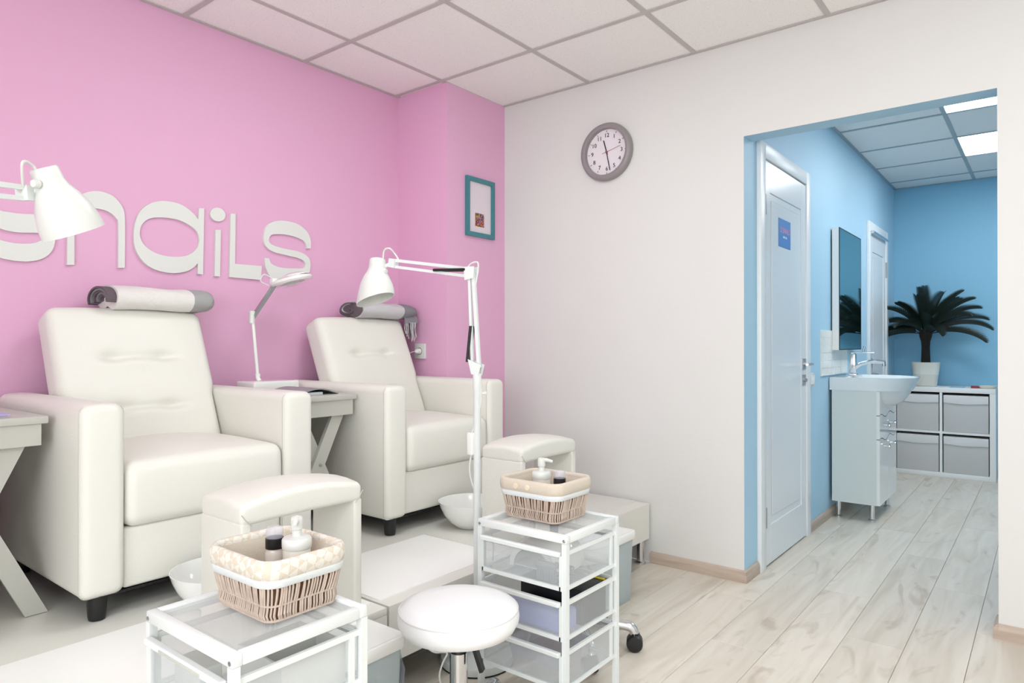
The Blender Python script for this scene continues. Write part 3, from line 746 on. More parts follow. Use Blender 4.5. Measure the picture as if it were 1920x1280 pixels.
# ------------------------------------------------------------------ floor lamps
def lamp(pole, joint_z, elbow, brk, head_top, axis, size, label, loop=1.0, slant=0.0):
    """pole at (x,y); elbow and bracket are world points"""
    t = T('floor_lamp', label, 'floor lamp', (pole[0], pole[1], 0), 0, 'white jointed floor lamps')
    o = Vector((pole[0], pole[1], 0)); E = Vector(elbow) - o; K = Vector(brk) - o; J = Vector((0, 0, joint_z))
    P('base', lathe(B(), [(.0, .004), (.125, .004), (.128, .012), (.124, .028), (.05, .034), (.02, .038), (.016, .06)], 48, cap=False), white_metal, t)
    P('base_pad', lathe(B(), [(0, 0), (.126, 0), (.126, .005), (0, .005)], 48), black_pl, t)
    P('pole', lathe(B(), [(.0125, .03), (.0125, joint_z - .075), (.015, joint_z - .07), (.015, joint_z - .02)], 20), white_metal, t)
    P('clamp_knob', tube(B(), [(.010, .008, joint_z - .09), (.026, .020, joint_z - .088)], [.004, .007], 12), white_pl, t)
    d = Vector((E.x - 0, E.y - 0, 0)); hd = Vector((K.x - E.x, K.y - E.y, 0)).normalized()
    sd = Vector((-hd.y, hd.x, 0))
    # lower bracket plates
    bm = B()
    for s in (-1, 1):
        c = J + sd * .013 * s
        pts = [c - hd * .012 + Vector((0, 0, -.028)), c - hd * .022 + Vector((0, 0, .010)), c + hd * .030 + Vector((0, 0, .030)), c + hd * .016 + Vector((0, 0, -.022))]
        fr_ = [[bm.verts.new(p + sd * .001 * q) for p in pts] for q in (-1, 1)]
        bm.faces.new(fr_[0]); bm.faces.new(fr_[1])
        for k in range(4): bm.faces.new((fr_[0][k], fr_[0][(k + 1) % 4], fr_[1][(k + 1) % 4], fr_[1][k]))
    P('lower_bracket', bm, white_metal, t, smooth=False)
    A0, A1 = J + hd * -.004, E + hd * -.004
    bm = B(); bar(bm, A0 - hd * .004, A1 - hd * .004, .012, .012, hd); bar(bm, A0 + hd * .022 + Vector((0, 0, .010)), A1 + hd * .012, .010, .010, hd)
    P('lower_arm', bm, white_metal, t, smooth=False)
    for s in (-1, 1):
        P('spring_cover', tube(B(), [J + hd * .034 + sd * .011 * s + Vector((0, 0, .02)), J + hd * .020 + sd * .011 * s + Vector((0, 0, .145))], .0052, 10), black_pl, t)
    # elbow plates
    bm = B()
    for s in (-1, 1):
        c = E + sd * .013 * s
        pts = [c - hd * .016 + Vector((0, 0, -.018)), c - hd * .018 + Vector((0, 0, .022)), c + hd * .024 + Vector((0, 0, .022)), c + hd * .020 + Vector((0, 0, -.024))]
        fr_ = [[bm.verts.new(p + sd * .001 * q) for p in pts] for q in (-1, 1)]
        bm.faces.new(fr_[0]); bm.faces.new(fr_[1])
        for k in range(4): bm.faces.new((fr_[0][k], fr_[0][(k + 1) % 4], fr_[1][(k + 1) % 4], fr_[1][k]))
    P('elbow_bracket', bm, white_metal, t, smooth=False)
    u = (K - E).normalized(); nv = sd.cross(u)
    if nv.z < 0: nv = -nv
    bm = B(); bar(bm, E + u * .012 + nv * .014, K + nv * .011, .011, .011, nv); bar(bm, E + u * .014 - nv * .012, K - nv * .012, .010, .010, nv)
    P('upper_arm', bm, white_metal, t, smooth=False)
    for s in (-1, 1):
        P('spring_cover', tube(B(), [E + u * .020 + nv * .010 + sd * .011 * s, E + u * .150 - nv * .006 + sd * .011 * s], .0052, 10), black_pl, t)
    P('elbow_cord', tube(B(), spline([E + hd * .018 + Vector((0, 0, .018)), E + Vector((0, 0, .034)), E - hd * .024 + Vector((0, 0, .036)), E - hd * .026 + Vector((0, 0, .010)), E - hd * .014 + Vector((0, 0, -.05))], 6), .0028, 8), white_pl, t)
    # head
    ht = Vector(head_top) - o; ax = Vector(axis).normalized()
    q = Vector((0, 0, -1)).rotation_difference(ax).to_matrix().to_4x4(); q.translation = ht
    s = size
    prof = [(0, 0), (.026, 0), (.029, -.004), (.030, -.030), (.034, -.045), (.046, -.066), (.057, -.092), (.0645, -.125), (.066, -.150), (.0635, -.150), (.062, -.125), (.0545, -.092), (.043, -.066), (.030, -.046), (0, -.044)]
    bm = lathe(B(), [(r * s, z * s) for r, z in prof], 40)
    for v in bm.verts:
        k = min(1, max(0, (-v.co.z / s - .075) / .07)); v.co.z += slant * k * (v.co.x * math.cos(YAW) + v.co.y * math.sin(YAW))
    bm.transform(q)
    sh = P('lamp_shade', bm, white_pl, t, ang=35)
    P('bulb', lathe(B(), [(.012 * s, -.050 * s), (.014 * s, -.07 * s), (.026 * s, -.10 * s), (.022 * s, -.122 * s), (0, -.132 * s)], 20, M=q), white_gloss, sh)
    hc = ht + ax * .040 * s
    bm = B(); bar(bm, K + nv * .016 - u * .006, K - nv * .016 - u * .006, .026, .028, u); tube(bm, [K, (K + hc) / 2, hc], .007, 10)
    P('head_bracket', bm, white_metal, t, smooth=False)
    P('wing_knob', tube(B(), [hc + u * -.034 * s + sd * .004, hc + u * -.046 * s + sd * .006], [.010, .008], 10), white_pl, t)
    P('head_cord', tube(B(), spline([ht + ax * .02 + Vector((0, 0, .0)) - u * .024, ht - u * .030 + Vector((0, 0, .035 * loop)), ht - u * .056 + Vector((0, 0, .045 * loop)), K - u * .014 + Vector((0, 0, .034 * loop)), K - u * .03 + nv * .012], 7), .0030, 8), white_pl, t)
    P('cord', tube(B(), spline([J - hd * .012 + Vector((0, 0, -.02)), Vector((0, 0, joint_z - .12)) - hd * .014, Vector((0, 0, .82)) - hd * .006 - RV * .012, Vector((0, 0, .785)) - RV * .020], 6), .003, 8), white_pl, t)
    sw = P('cord_switch', rbox(B(), tuple(Vector((0, 0, .752)) - RV * .020), (.026, .022, .078), .005, (1, 1, 1)), white_gloss, t)
    P('cord', tube(B(), spline([Vector((0, 0, .715)) - RV * .020, Vector((0, 0, .66)) - RV * .026, Vector((0, 0, .60)) - RV * .012, Vector((0, 0, .54)) + RV * .016, Vector((.0, 0, .44)) + RV * .05, Vector((0, 0, .36)) + RV * .055, Vector((0, 0, .10)) + RV * .03, Vector((0, 0, .04)) + RV * .03], 6), .003, 8), white_pl, t)
    return t
RV = Vector((math.cos(YAW), math.sin(YAW), 0)); FV = Vector((-math.sin(YAW), math.cos(YAW), 0))
def at(u, v, d): return RV * ((u - 960) / FPX * d) + FV * d + Vector((0, 0, CAM_H + (640 + 5.3 - v) / FPX * d))
lamp((-1.556, 1.768), 1.015, tuple(at(884, 512, 2.35)), tuple(at(735, 493, 2.5)), tuple(at(708, 486, 2.5)), tuple(Vector((0, 0, -1)) - RV * .02 - FV * .16), 1.02,
     'white jointed floor lamp standing between the two trolleys, head over the far armchair', slant=.36)
lamp((-1.53, .20), 1.015, (-1.53, .20, 1.375), tuple(at(52, 362, 1.46)), tuple(at(80, 314, 1.46)), tuple(Vector((0, 0, -1)) + RV * .24 + FV * .42), .97,
     'white jointed lamp reaching in from the left edge in front of the wall sign', loop=.05)

# magnifier lamp on the middle table
ml = T('magnifier_lamp', 'small white magnifying lamp standing on the table between the armchairs', 'table lamp', (-2.74, 1.70, TZ))
P('base', rbox(B(), (0, 0, .024), (.15, .225, .048), .010, (2, 2, 1)), white_gloss, ml)
b0 = Vector((0.01, -.047, .046)); b1 = Vector((.0, -.05, .060)); b2 = Vector((.0, -.076, .325)); b3 = Vector((.02, .030, .490))
P('swivel', tube(B(), [b0, b1, b1 + Vector((0, 0, .02))], [.010, .010, .012], 12), white_gloss, ml)
P('lower_arm', tube(B(), [b1, b2], .0075, 10), white_gloss, ml)
P('elbow', tube(B(), [b2 + Vector((0, -.004, -.024)), b2 + Vector((0, -.002, .03))], .013, 12), white_pl, ml)
P('upper_arm', bar(B(), b2, b3, .022, .014, (1, 0, 0)), steel, ml, smooth=False)
hM = Matrix.Translation(b3 + Vector((.03, .055, .010))) @ Matrix.Rotation(math.radians(12), 4, 'X') @ Matrix.Rotation(math.radians(-10), 4, 'Y')
hd_ = P('head_ring', lathe(B(), [(.058, -.014), (.088, -.014), (.095, -.006), (.092, .004), (.070, .014), (.058, .012), (.058, -.014)], 40, M=hM, cap=False), white_gloss, ml)
P('lens', lathe(B(), [(0, -.004), (.058, -.002), (.058, .002), (0, .006)], 32, M=hM), clear_pl, hd_)
P('head_hinge', rbox(B(), tuple(b3 + Vector((0, -.004, 0))), (.03, .05, .03), .006, (1, 1, 1)), white_gloss, ml)
P('lens_cover', lathe(B(), [(0, .030), (.03, .026), (.075, .012), (.075, .008), (0, .012)], 32, M=hM @ Matrix.Translation((0, .012, .004))), white_gloss, hd_)
P('cord', tube(B(), spline([b3 + Vector((0, -.02, .012)), b3 + Vector((-.02, -.05, .03)), b3 + Vector((-.03, -.06, .0)), b3 + Vector((-.01, -.03, -.02))], 5), .0025, 6), white_pl, ml)

# ------------------------------------------------------------------ trolleys
def make_trolley(loc, label):
    t = T('drawer_trolley', label, 'trolley', loc, 0, 'white drawer trolleys')
    hx, hy, ht = .167, .15, .55; p = .016
    for sx in (-1, 1):
        for sy in (-1, 1):
            x, y = sx * (hx - p / 2), sy * (hy - p / 2)
            P('post', bx(x - p / 2, x + p / 2, y - p / 2, y + p / 2, 0, ht - .022), white_metal, t, smooth=False)
            if sy < 0:
                P('screw', lathe(B(), [(.0045, 0), (.0045, .001), (.002, .0022)], 12, M=Matrix.Translation((x, -hy - .0002, ht - .014)) @ Matrix.Rotation(PI / 2, 4, 'X')), steel, t)
    bm = B(); r = .020
    box(bm, -hx, hx, -hy, -hy + r, ht - .022, ht, bev=.002); box(bm, -hx, hx, hy - r, hy, ht - .022, ht, bev=.002)
    box(bm, -hx, -hx + r, -hy + r, hy - r, ht - .022, ht, bev=.002); box(bm, hx - r, hx, -hy + r, hy - r, ht - .022, ht, bev=.002)
    P('top_frame', bm, white_metal, t)
    P('top_panel', bx(-hx + r, hx - r, -hy + r, hy - r, ht - .010, ht - .004), mesh_top, t, smooth=False)
    for z0 in (.106, .249, .392):
        d = make_drawer(t, hx, hy, z0)
    for z0 in (.106, .249, .392):
        for s in (-1, 1): P('runner', bx(-hx + p, hx - p, s * (hy - .008) - .002, s * (hy - .008) + .002, z0 + .090, z0 + .098), steel, t, smooth=False)
    return t
def make_drawer(t, hx, hy, z0):
    x, y, h, e = hx - .019, hy + .002, .112, .007
    yb = hy - .012
    bm = B()
    # rolled front lip, rims and uprights of the drawer frame
    box(bm, -x, x, -y - .012, -y + .004, z0 + h - .014, z0 + h, bev=.003)
    box(bm, -x, x, yb - e, yb, z0 + h - .010, z0 + h)
    for s in (-1, 1):
        xx = s * (x + .009)
        box(bm, xx - .004, xx + .004, -y + .004, yb, z0 + h - .012, z0 + h)
        box(bm, xx - .004, xx + .004, -y + .004, yb, z0, z0 + .010)
        for yy in (-y + .020, yb - .022): box(bm, xx - .004, xx + .004, yy - .006, yy + .006, z0 + .010, z0 + h - .012)
        box(bm, s * x - .005, s * x + .005, -y, -y + e, z0, z0 + h - .012)
    box(bm, -x, x, -y, -y + e, z0, z0 + .012); box(bm, -x, x, yb - e, yb, z0, z0 + .010)
    d = P('drawer', bm, white_metal, t, smooth=False)
    bm = B()
    box(bm, -x + .003, x - .003, -y + .002, -y + .004, z0 + .010, z0 + h - .012); P('back_panel', bx(-x + .003, x - .003, yb - .004, yb - .002, z0 + .010, z0 + h - .010), mesh_panel, d, smooth=False)
    P('front_panel', bm, mesh_panel, d, smooth=False)
    for s in (-1, 1): P('side_panel', bx(s * (x + .007) - .001, s * (x + .007) + .001, -y + .006, yb - .004, z0 + .008, z0 + h - .010), mesh_panel, d, smooth=False)
    P('drawer_bottom', bx(-x, x, -y + .004, yb - .004, z0 + .002, z0 + .005), mesh_panel, d, smooth=False)
    return d
TR1, TR2 = (-1.287, .776, 0), (-1.242, 1.754, 0)
tr = make_trolley(TR2, 'white three-drawer trolley in the middle, with a basket that has buttons on top')
tr1 = dup(tr, TR1, 'white drawer trolley at the bottom left, with a checked-cloth basket on top')
P('handle_slot', rbox(B(), (0, -.1645, .496), (.16, .002, .006), .0009, (1, 1, 1)), mat('slot_beige', (196, 196, 186), .5), tr1)
# contents of the trolleys
def zr(k): return (.106, .249, .392)[k] + .0052
ul = T('nail_lamp', 'white domed nail-drying lamp in the top drawer of the middle trolley', 'nail lamp', (TR2[0] - .02, TR2[1] + .02, zr(2)))
def dome(bm, hx, hy, hz):
    n = 20; loops = []
    for k in range(9):
        u = k / 8; y = -hy + 2 * hy * u; s = .82 + .18 * math.sin(PI * u)
        lp = [(hx * s * math.copysign(abs(math.cos(PI * j / n)) ** .75, math.cos(PI * j / n)), y, hz * s * math.sin(PI * j / n) ** .75) for j in range(n + 1)]
        lp += [(hx * s * .82 * math.cos(PI - PI * j / n), y, hz * .70 * math.sin(PI * j / n)) for j in range(n + 1)]
        loops.append(lp)
    return loft(bm, loops, cap0=True, cap1=True)
P('shell', dome(B(), .105, .085, .092), white_gloss, ul)
P('foot_plate', bx(-.085, .085, -.075, .075, 0, .004), white_pl, ul, smooth=False)
def coil(bm, c, r, n, th, seed):
    rnd = random.Random(seed); pts = []
    for k in range(n * 8 + 1):
        a = 2 * PI * k / 8
        pts.append((c[0] + r * (1 + .35 * rnd.uniform(-1, 1)) * math.cos(a), c[1] + .6 * r * (1 + .3 * rnd.uniform(-1, 1)) * math.sin(a), c[2] + .010 + .026 * rnd.random()))
    return tube(bm, spline(pts, 3), th, 6)
tag(P('cable', coil(B(), (0, 0, 0), .040, 5, .0026, 3), cable_grey, loc=(TR2[0] + .092, TR2[1] - .075, zr(2))), 'coiled grey cable in the top drawer of the middle trolley', 'cable')
br = T('hand_brush', 'grey bristled brush in the top drawer of the middle trolley', 'brush', (TR2[0] + .075, TR2[1] - .118, zr(2)))
P('brush_back', rbox(B(), (0, 0, .048), (.07, .022, .016), .005, (1, 1, 1)), grey_soft, br)
bm = B()
for k in range(24): x_ = -.03 + .06 * (k % 12) / 11; y_ = -.005 + .010 * (k // 12); box(bm, x_ - .0016, x_ + .0016, y_ - .0016, y_ + .0016, .0, .041)
P('bristles', bm, cable_grey, br, smooth=False)['kind'] = 'stuff'
tag(P('bottle_cap', lathe(B(), [(.012, 0), (.014, .07), (.015, .095), (.010, .104), (0, .105)], 16), navy, loc=(TR2[0] - .062, TR2[1] + .118, zr(2))), 'small dark blue bottle in the top drawer of the middle trolley', 'bottle')
cs = T('black_case', 'black tool case with a yellow strip in the second drawer of the middle trolley', 'case', (TR2[0] + .03, TR2[1] + .035, zr(1)))
P('case_body', rbox(B(), (0, 0, .052), (.235, .14, .104), .006, (1, 1, 1)), black_pl, cs)
P('strip', bx(.04, .117, .056, .063, .1042, .108), yellow, cs, smooth=False)
tag(P('tissue_pack', rbox(B(), (0, 0, .032), (.215, .085, .062), .012, (3, 2, 2)), lilac, loc=(TR2[0] + .03, TR2[1] - .088, zr(1))), 'lilac tissue pack in the second drawer of the middle trolley', 'tissue pack')
tag(P('plastic_tray', rr_loft(B(), .10, .08, .015, [(0, 0), (.01, .05), (.008, .05), (-.002, .003)], cap0=True, cap1=True), clear_pl, loc=(TR2[0] - .01, TR2[1] + .02, zr(0))), 'clear plastic tray in the bottom drawer of the middle trolley', 'tray')
og = T('tool_tray', 'white compartment tray in the top drawer of the bottom left trolley', 'tray', (TR1[0] + .06, TR1[1] + .04, zr(2)))
bm = B(); box(bm, -.08, .08, -.075, -.070, .003, .085); box(bm, -.08, .08, .070, .075, .003, .085); box(bm, -.08, -.075, -.07, .07, .003, .085); box(bm, .075, .08, -.07, .07, .003, .085); box(bm, -.08, .08, -.075, .075, 0, .003); box(bm, -.02, -.015, -.07, .07, .003, .08)
P('walls', bm, white_pl, og, smooth=False)
tag(P('cable', coil(B(), (0, 0, 0), .032, 4, .0024, 9), cable_grey, loc=(TR1[0] + .10, TR1[1] - .085, zr(2))), 'coiled grey cable in the top drawer of the bottom left trolley', 'cable')
tag(P('nail_file_box', rbox(B(), (0, 0, .030), (.10, .05, .058), .004, (1, 1, 1)), white_pl, loc=(TR1[0] - .07, TR1[1] - .09, zr(2))), 'small white box in the top drawer of the bottom left trolley', 'box')
tag(P('bottle_cap', lathe(B(), [(.011, 0), (.012, .04), (.006, .052), (0, .053)], 16), mat('pale_blue', (150, 190, 214), .4), loc=(TR1[0] + .0, TR1[1] - .10, zr(2))), 'small pale blue bottle in the top drawer of the bottom left trolley', 'bottle')

# ------------------------------------------------------------------ baskets
def wicker(bm, hx, hy, r):
    per = rrect(1, 1, .2, 6)
    n = 104
    def point(s, off, z):
        L = rrect(hx + off, hy + off, r + off, 6); m = len(L)
        acc = [0]
        for i in range(m): acc.append(acc[-1] + math.dist(L[i], L[(i + 1) % m]))
        d = (s % 1) * acc[-1]
        for i in range(m):
            if acc[i + 1] >= d:
                k = (d - acc[i]) / max(1e-9, acc[i + 1] - acc[i]); a, b = L[i], L[(i + 1) % m]
                return (a[0] + (b[0] - a[0]) * k, a[1] + (b[1] - a[1]) * k, z)
        return (*L[0], z)
    rnd = random.Random(5)
    for k in range(n):
        s = (k + rnd.uniform(-.25, .25)) / n; sl = rnd.uniform(.004, .009)
        tube(bm, [point(s, .001, .004), point(s, .006, .016), point(s + .001, .004, .030), point(s + sl, .009, .048), point(s + sl * 1.6, .013, .066), point(s + sl * 1.6, .014, .080)], 0.0022 + .0007 * rnd.random(), 5)
    for z, off, rr in ((.004, .002, .0028), (.034, .0055, .0022), (.078, .015, .003)):
        pts = [(x, y, z) for x, y in rrect(hx + off, hy + off, r + off, 6)]
        tube(bm, pts, rr, 6, True)
    return bm
def make_basket(loc, label, cloth, hx, hy, buttons):
    t = T('wicker_basket', label, 'basket', loc, 0, 'lined wicker baskets')
    r = .022
    P('wicker', wicker(B(), hx, hy, r), wicker_m, t)['kind'] = 'stuff'
    P('basket_wall', rr_loft(B(), hx, hy, r, [(-.002, .002), (.001, .016), (.0, .03), (.005, .05), (.010, .08), (.006, .08), (.0, .05), (-.004, .03), (-.005, .006)], cap0=True, cap1=True), wicker_in, t)
    P('lining', rr_loft(B(), hx, hy, r, [(.009, .118), (.002, .10), (-.002, .06), (-.006, .010)], cap1=True), linen, t)
    P('cloth_collar', rr_loft(B(), hx, hy, r, [(.016, .086), (.022, .090), (.0245, .104), (.024, .118), (.019, .1255), (.012, .1255), (.007, .120), (.007, .110), (.011, .090)], closed_prof=True, k=6), cloth, t, ang=70)
    P('ribbon', rr_loft(B(), hx, hy, r, [(.016, .072), (.0185, .073), (.0215, .088), (.019, .0895)], closed_prof=True, k=6), ribbon_m, t, ang=70)
    if buttons:
        for x_ in (-.035, .01): P('button', lathe(B(), [(.0085, 0), (.009, .002), (.0075, .004), (0, .0042)], 20, M=Matrix.Translation((x_, -hy - .0245, .106)) @ Matrix.Rotation(PI / 2, 4, 'X')), button_m, t)
    return t
BZ = .55
make_basket((-1.268, 1.772, BZ), 'wicker basket with beige cloth rim and two buttons on the middle trolley', linen, .099, .085, True)
make_basket((-1.287, .822, BZ), 'wicker basket with beige checked cloth rim on the bottom left trolley', check_m, .098, .080, False)
def pump(loc, rz, label, z0):
    t = T('soap_pump', label, 'pump bottle', loc, rz, 'white pump bottles')
    P('bottle', lathe(B(), [(0, 0), (.026, 0), (.029, .006), (.029, .085), (.024, .100), (.013, .104)], 32, cap=False), mat('pump_bottle_clear', (228, 224, 214), .15), t)
    P('collar', lathe(B(), [(.030, .088), (.031, .092), (.031, .106), (.028, .110), (.010, .113), (.010, .112)], 32), white_pl, t)
    P('pump_stem', lathe(B(), [(.010, .112), (.010, .126), (.0125, .128), (.0125, .150), (.011, .153), (0, .154)], 20), white_pl, t)
    P('spout', tube(B(), [(-.006, 0, .147), (.018, 0, .147), (.036, 0, .142)], [.0085, .0065, .0045], 10), white_pl, t)
    return t
def flask(loc, label):
    t = T('round_bottle', label, 'bottle', loc, 0, 'clear bottles with black collars')
    P('body', lathe(B(), [(0, 0), (.018, 0), (.020, .004), (.020, .070), (.015, .080)], 28, cap=False), mat('clear_body', (222, 212, 204), .1), t)
    P('black_ring', lathe(B(), [(.019, .078), (.0195, .080), (.0195, .100), (.018, .101)], 28), black_pl, t)
    P('clear_cap', lathe(B(), [(.0185, .101), (.0190, .112), (.017, .122), (.010, .125), (0, .1255)], 28), clear_pl, t)
    return t
pump((-1.300, 1.795, BZ + .022), .55, 'white soap pump bottle in the basket on the middle trolley', 0)
flask((-1.213, 1.772, BZ + .024), 'black-collared clear bottle in the basket on the middle trolley')
pump((-1.264, .853, BZ + .024), -.75, 'white soap pump bottle in the basket on the bottom left trolley', 0)
flask((-1.329, .841, BZ + .024), 'black-collared clear bottle in the basket on the bottom left trolley')

# ------------------------------------------------------------------ stools
def make_stool(loc, seat_r, seat_z, rho, rot, label, leg_z=.075):
    t = T('stool', label, 'stool', loc, rot, 'white rolling stools')
    r = seat_r; z = seat_z
    P('seat', lathe(B(), [(0, z - .078), (r * .80, z - .078), (r * .92, z - .070), (r * .99, z - .050), (r, z - .038), (r * .985, z - .022), (r * .95, z - .012), (r * .80, z - .002), (r * .5, z + .004), (0, z + .006)], 56), leather_seat, t, ang=60)
    P('seat_piping', tube(B(), [(r * .978 * math.cos(2 * PI * k / 56), r * .978 * math.sin(2 * PI * k / 56), z - .018) for k in range(56)], .0018, 6, True), white_pl, t)
    P('plate', bx(-.07, .07, -.07, .07, z - .084, z - .0785), black_pl, t, smooth=False)
    P('column', lathe(B(), [(.024, .085), (.024, z - .135), (.022, z - .134)], 28), chrome, t)
    P('sleeve', lathe(B(), [(.0225, z - .134), (.021, z - .128), (.013, z - .126), (.013, z - .084)], 28), black_pl, t)
    RL = Matrix.Rotation(YAW - rot - .25, 4, 'Z')
    bm = tube(B(), [(.010, 0, z - .090), (.036, .0, z - .100), (.048, 0, z - .130)], .0045, 8); bm.transform(RL)
    lv = P('lever', bm, black_pl, t)
    bm = bar(B(), (.046, 0, z - .122), (.066, 0, z - .180), .022, .010, (0, 1, 0)); bm.transform(RL)
    P('lever_grip', bm, black_pl, lv, smooth=False)
    P('hub', lathe(B(), [(.034, .072), (.036, .08), (.034, .112), (.026, .118)], 28), chrome, t)
    for k in range(5):
        a = 2 * PI * k / 5; ca, sa = math.cos(a), math.sin(a)
        lg = P('leg', tube(B(), spline([(.02 * ca, .02 * sa, .095), (.5 * rho * ca, .5 * rho * sa, .088), (.80 * rho * ca, .80 * rho * sa, .086), (.95 * rho * ca, .95 * rho * sa, .078), (rho * ca, rho * sa, .056)], 4), [.018] * 8 + [.0175] * 9, 12), chrome, t)
        cx, cy = rho * ca, rho * sa
        MM = Matrix.Translation((cx + .006 * sa, cy - .006 * ca, .029)) @ Matrix.Rotation(a, 4, 'Z') @ Matrix.Rotation(PI / 2, 4, 'X')
        bm = lathe(B(), [(.014, -.026), (.026, -.025), (.029, -.020), (.029, -.003), (.029, .003), (.029, .020), (.026, .025), (.014, .026)], 24, M=MM)
        tube(bm, [(cx, cy, .034), (cx, cy, .062)], .018, 10)
        P('caster', bm, black_pl, lg)
    return t
leather_seat = mat('stool_vinyl', (243, 243, 243), 0.35)
st1c = (-1.243, 1.338, 0)
make_stool(st1c, .163, .409, .25, math.radians(106), 'round white rolling stool in front between the two trolleys')
make_stool((-1.352, 2.09, 0), .125, .40, .205, math.radians(28), 'small white rolling stool half hidden behind the middle trolley')

tag(P('hanging_cable', tube(B(), spline([at(792, 1205, 2.12), at(814, 1221, 2.11), at(838, 1222, 2.10), at(830, 1242, 2.09), at(824, 1266, 2.08), at(830, 1290, 2.07), at(842, 1312, 2.07)], 6), .003, 8), white_pl), 'thin white cable hanging down behind the stool column', 'cable')
# ------------------------------------------------------------------ storage bins
def make_bin(loc, w_, l_, h_, label):
    t = T('storage_bin', label, 'storage bin', loc, 0, 'lidded storage bins')
    P('bin_body', rr_loft(B(), w_ / 2 - .016, l_ / 2 - .016, .012, [(-.006, 0), (-.004, .004), (.008, h_ - .02), (.006, h_ - .02), (-.006, .006)], cap0=True, cap1=True), bin_m, t)
    P('lid', rr_loft(B(), w_ / 2 - .008, l_ / 2 - .008, .014, [(.006, h_ - .034), (.008, h_ - .030), (.008, h_ - .002), (.006, h_), (-.002, h_), (-.006, h_ - .004), (-.010, h_ - .004), (-.010, h_ - .018), (.003, h_ - .018), (.003, h_ - .034)], cap0=False, cap1=False, closed_prof=True), bin_lid, t, ang=50)
    P('lid_plate', bx(-w_ / 2 + .016, w_ / 2 - .016, -l_ / 2 + .016, l_ / 2 - .016, h_ - .012, h_ - .003), bin_lid, t, smooth=False)
    rnd = random.Random(11); bm = B(); g = []
    for i in range(9):
        row = []
        for j in range(7):
            row.append(bm.verts.new((-.05 + .1 * j / 6 + .006 * rnd.uniform(-1, 1), l_ / 2 + .006 + (.016 * math.sin(PI * i / 8) + .004) * (.7 + .5 * rnd.random()), h_ - .04 - (h_ - .10) * i / 8)))
        g.append(row)
    for i in range(8):
        for j in range(6): bm.faces.new((g[i][j], g[i][j + 1], g[i + 1][j + 1], g[i + 1][j]))
    bag = P('plastic_bag', bm, bag_m, t); sol = bag.modifiers.new('thickness', 'SOLIDIFY'); sol.thickness = .001
    return t
bn = make_bin((-1.478, 1.108, 0), .185, .36, .30, 'translucent storage bin with white lid between the near trolley and the stool')
bn2 = dup(bn, (-1.484, 2.475, 0), 'translucent storage bin with white lid at the far podium end near the white wall'); bn2.scale = (1, .78, 1)

# ------------------------------------------------------------------ corridor: doors
def door(idx, ya, yb, top, cw, label=None):
    """casing from ya to yb on the corridor's left wall, leaf flush inside"""
    x = OX0
    bm = B(); e = .022
    box(bm, x, x + e, ya, ya + cw, 0, top, bev=.003); box(bm, x, x + e, yb - cw, yb, 0, top, bev=.003); box(bm, x, x + e, ya + cw, yb - cw, top - cw, top, bev=.003)
    d = S(P('door_%d' % idx, bm, casing_m))
    la, lb, lt = ya + cw + .003, yb - cw - .003, top - cw - .006
    P('rebate', bx(x, x + .002, ya + cw, yb - cw, 0, top - cw), dark_gap, d, smooth=False)
    st = .085
    bm = B()
    box(bm, x + .002, x + .014, la, la + st, .008, lt, bev=.0015, seg=1); box(bm, x + .002, x + .014, lb - st, lb, .008, lt, bev=.0015, seg=1)
    rails = [(.008, .20), (lt - .15, lt)]
    for z0, z1 in rails: box(bm, x + .002, x + .014, la + st, lb - st, z0, z1, bev=.0015, seg=1)
    P('leaf', bm, door_m, d, smooth=False)
    for z0, z1 in ((.20, lt - .15),):
        P('panel', bx(x + .002, x + .008, la + st, lb - st, z0, z1), door_m, d, smooth=False)
        P('panel_field', bx(x + .008, x + .012, la + st + .03, lb - st - .03, z0 + .035, z1 - .035, bev=.003, seg=1), door_m, d)
    return d, la, lb, lt
d1, la, lb, lt = door(1, 3.289, 4.15, 2.08, .072)
P('lock_plate', bx(OX0 + .014, OX0 + .019, lb - .075, lb - .02, .955, 1.015), steel, d1, smooth=False)
P('lock_plate', bx(OX0 + .014, OX0 + .019, lb - .075, lb - .02, .865, .925), steel, d1, smooth=False)
P('thumb_turn', tube(B(), [(OX0 + .019, lb - .047, .895), (OX0 + .034, lb - .047, .895)], .009, 12), steel, d1)
P('door_handle', tube(B(), [(OX0 + .016, lb - .047, .985), (OX0 + .055, lb - .047, .985), (OX0 + .064, lb - .055, .985), (OX0 + .064, lb - .16, .985)], .008, 12), chrome, d1)
for z in (.25, 1.78): P('hinge', bx(OX0 + .014, OX0 + .024, la - .006, la + .004, z - .05, z + .05), steel, d1, smooth=False)
d2, la2, lb2, lt2 = door(2, 5.784, 6.555, 2.05, .07)
P('lock_plate', bx(OX0 + .014, OX0 + .019, la2 + .01, la2 + .06, .92, .99), steel, d2, smooth=False)
P('door_handle', tube(B(), [(OX0 + .016, la2 + .035, .955), (OX0 + .055, la2 + .035, .955), (OX0 + .062, la2 + .045, .955), (OX0 + .062, la2 + .15, .955)], .008, 12), chrome, d2)
P('hinge', bx(OX0 + .014, OX0 + .026, lb2 - .006, lb2 + .012, 1.66, 1.79), steel, d2, smooth=False)
P('reflection_bar', tube(B(), [(OX0 + .034, la2 + .0, lt2 - .005), (OX0 + .034, lb2 - .02, lt2 - .005)], .011, 12), chrome, d2)  # chrome bar standing in for a reflection along the door top
P('lock_cylinder', tube(B(), [(OX0 + .014, la2 + .035, .86), (OX0 + .034, la2 + .035, .86)], .010, 12), steel, d2)
ks = T('key_bunch', 'bunch of keys hanging from the lock of the far corridor door', 'keys', (OX0 + .034, la2 + .035, .86))
P('key_bow', bx(.0, .03, -.002, .002, -.012, .012, bev=.001, seg=1), steel, ks)
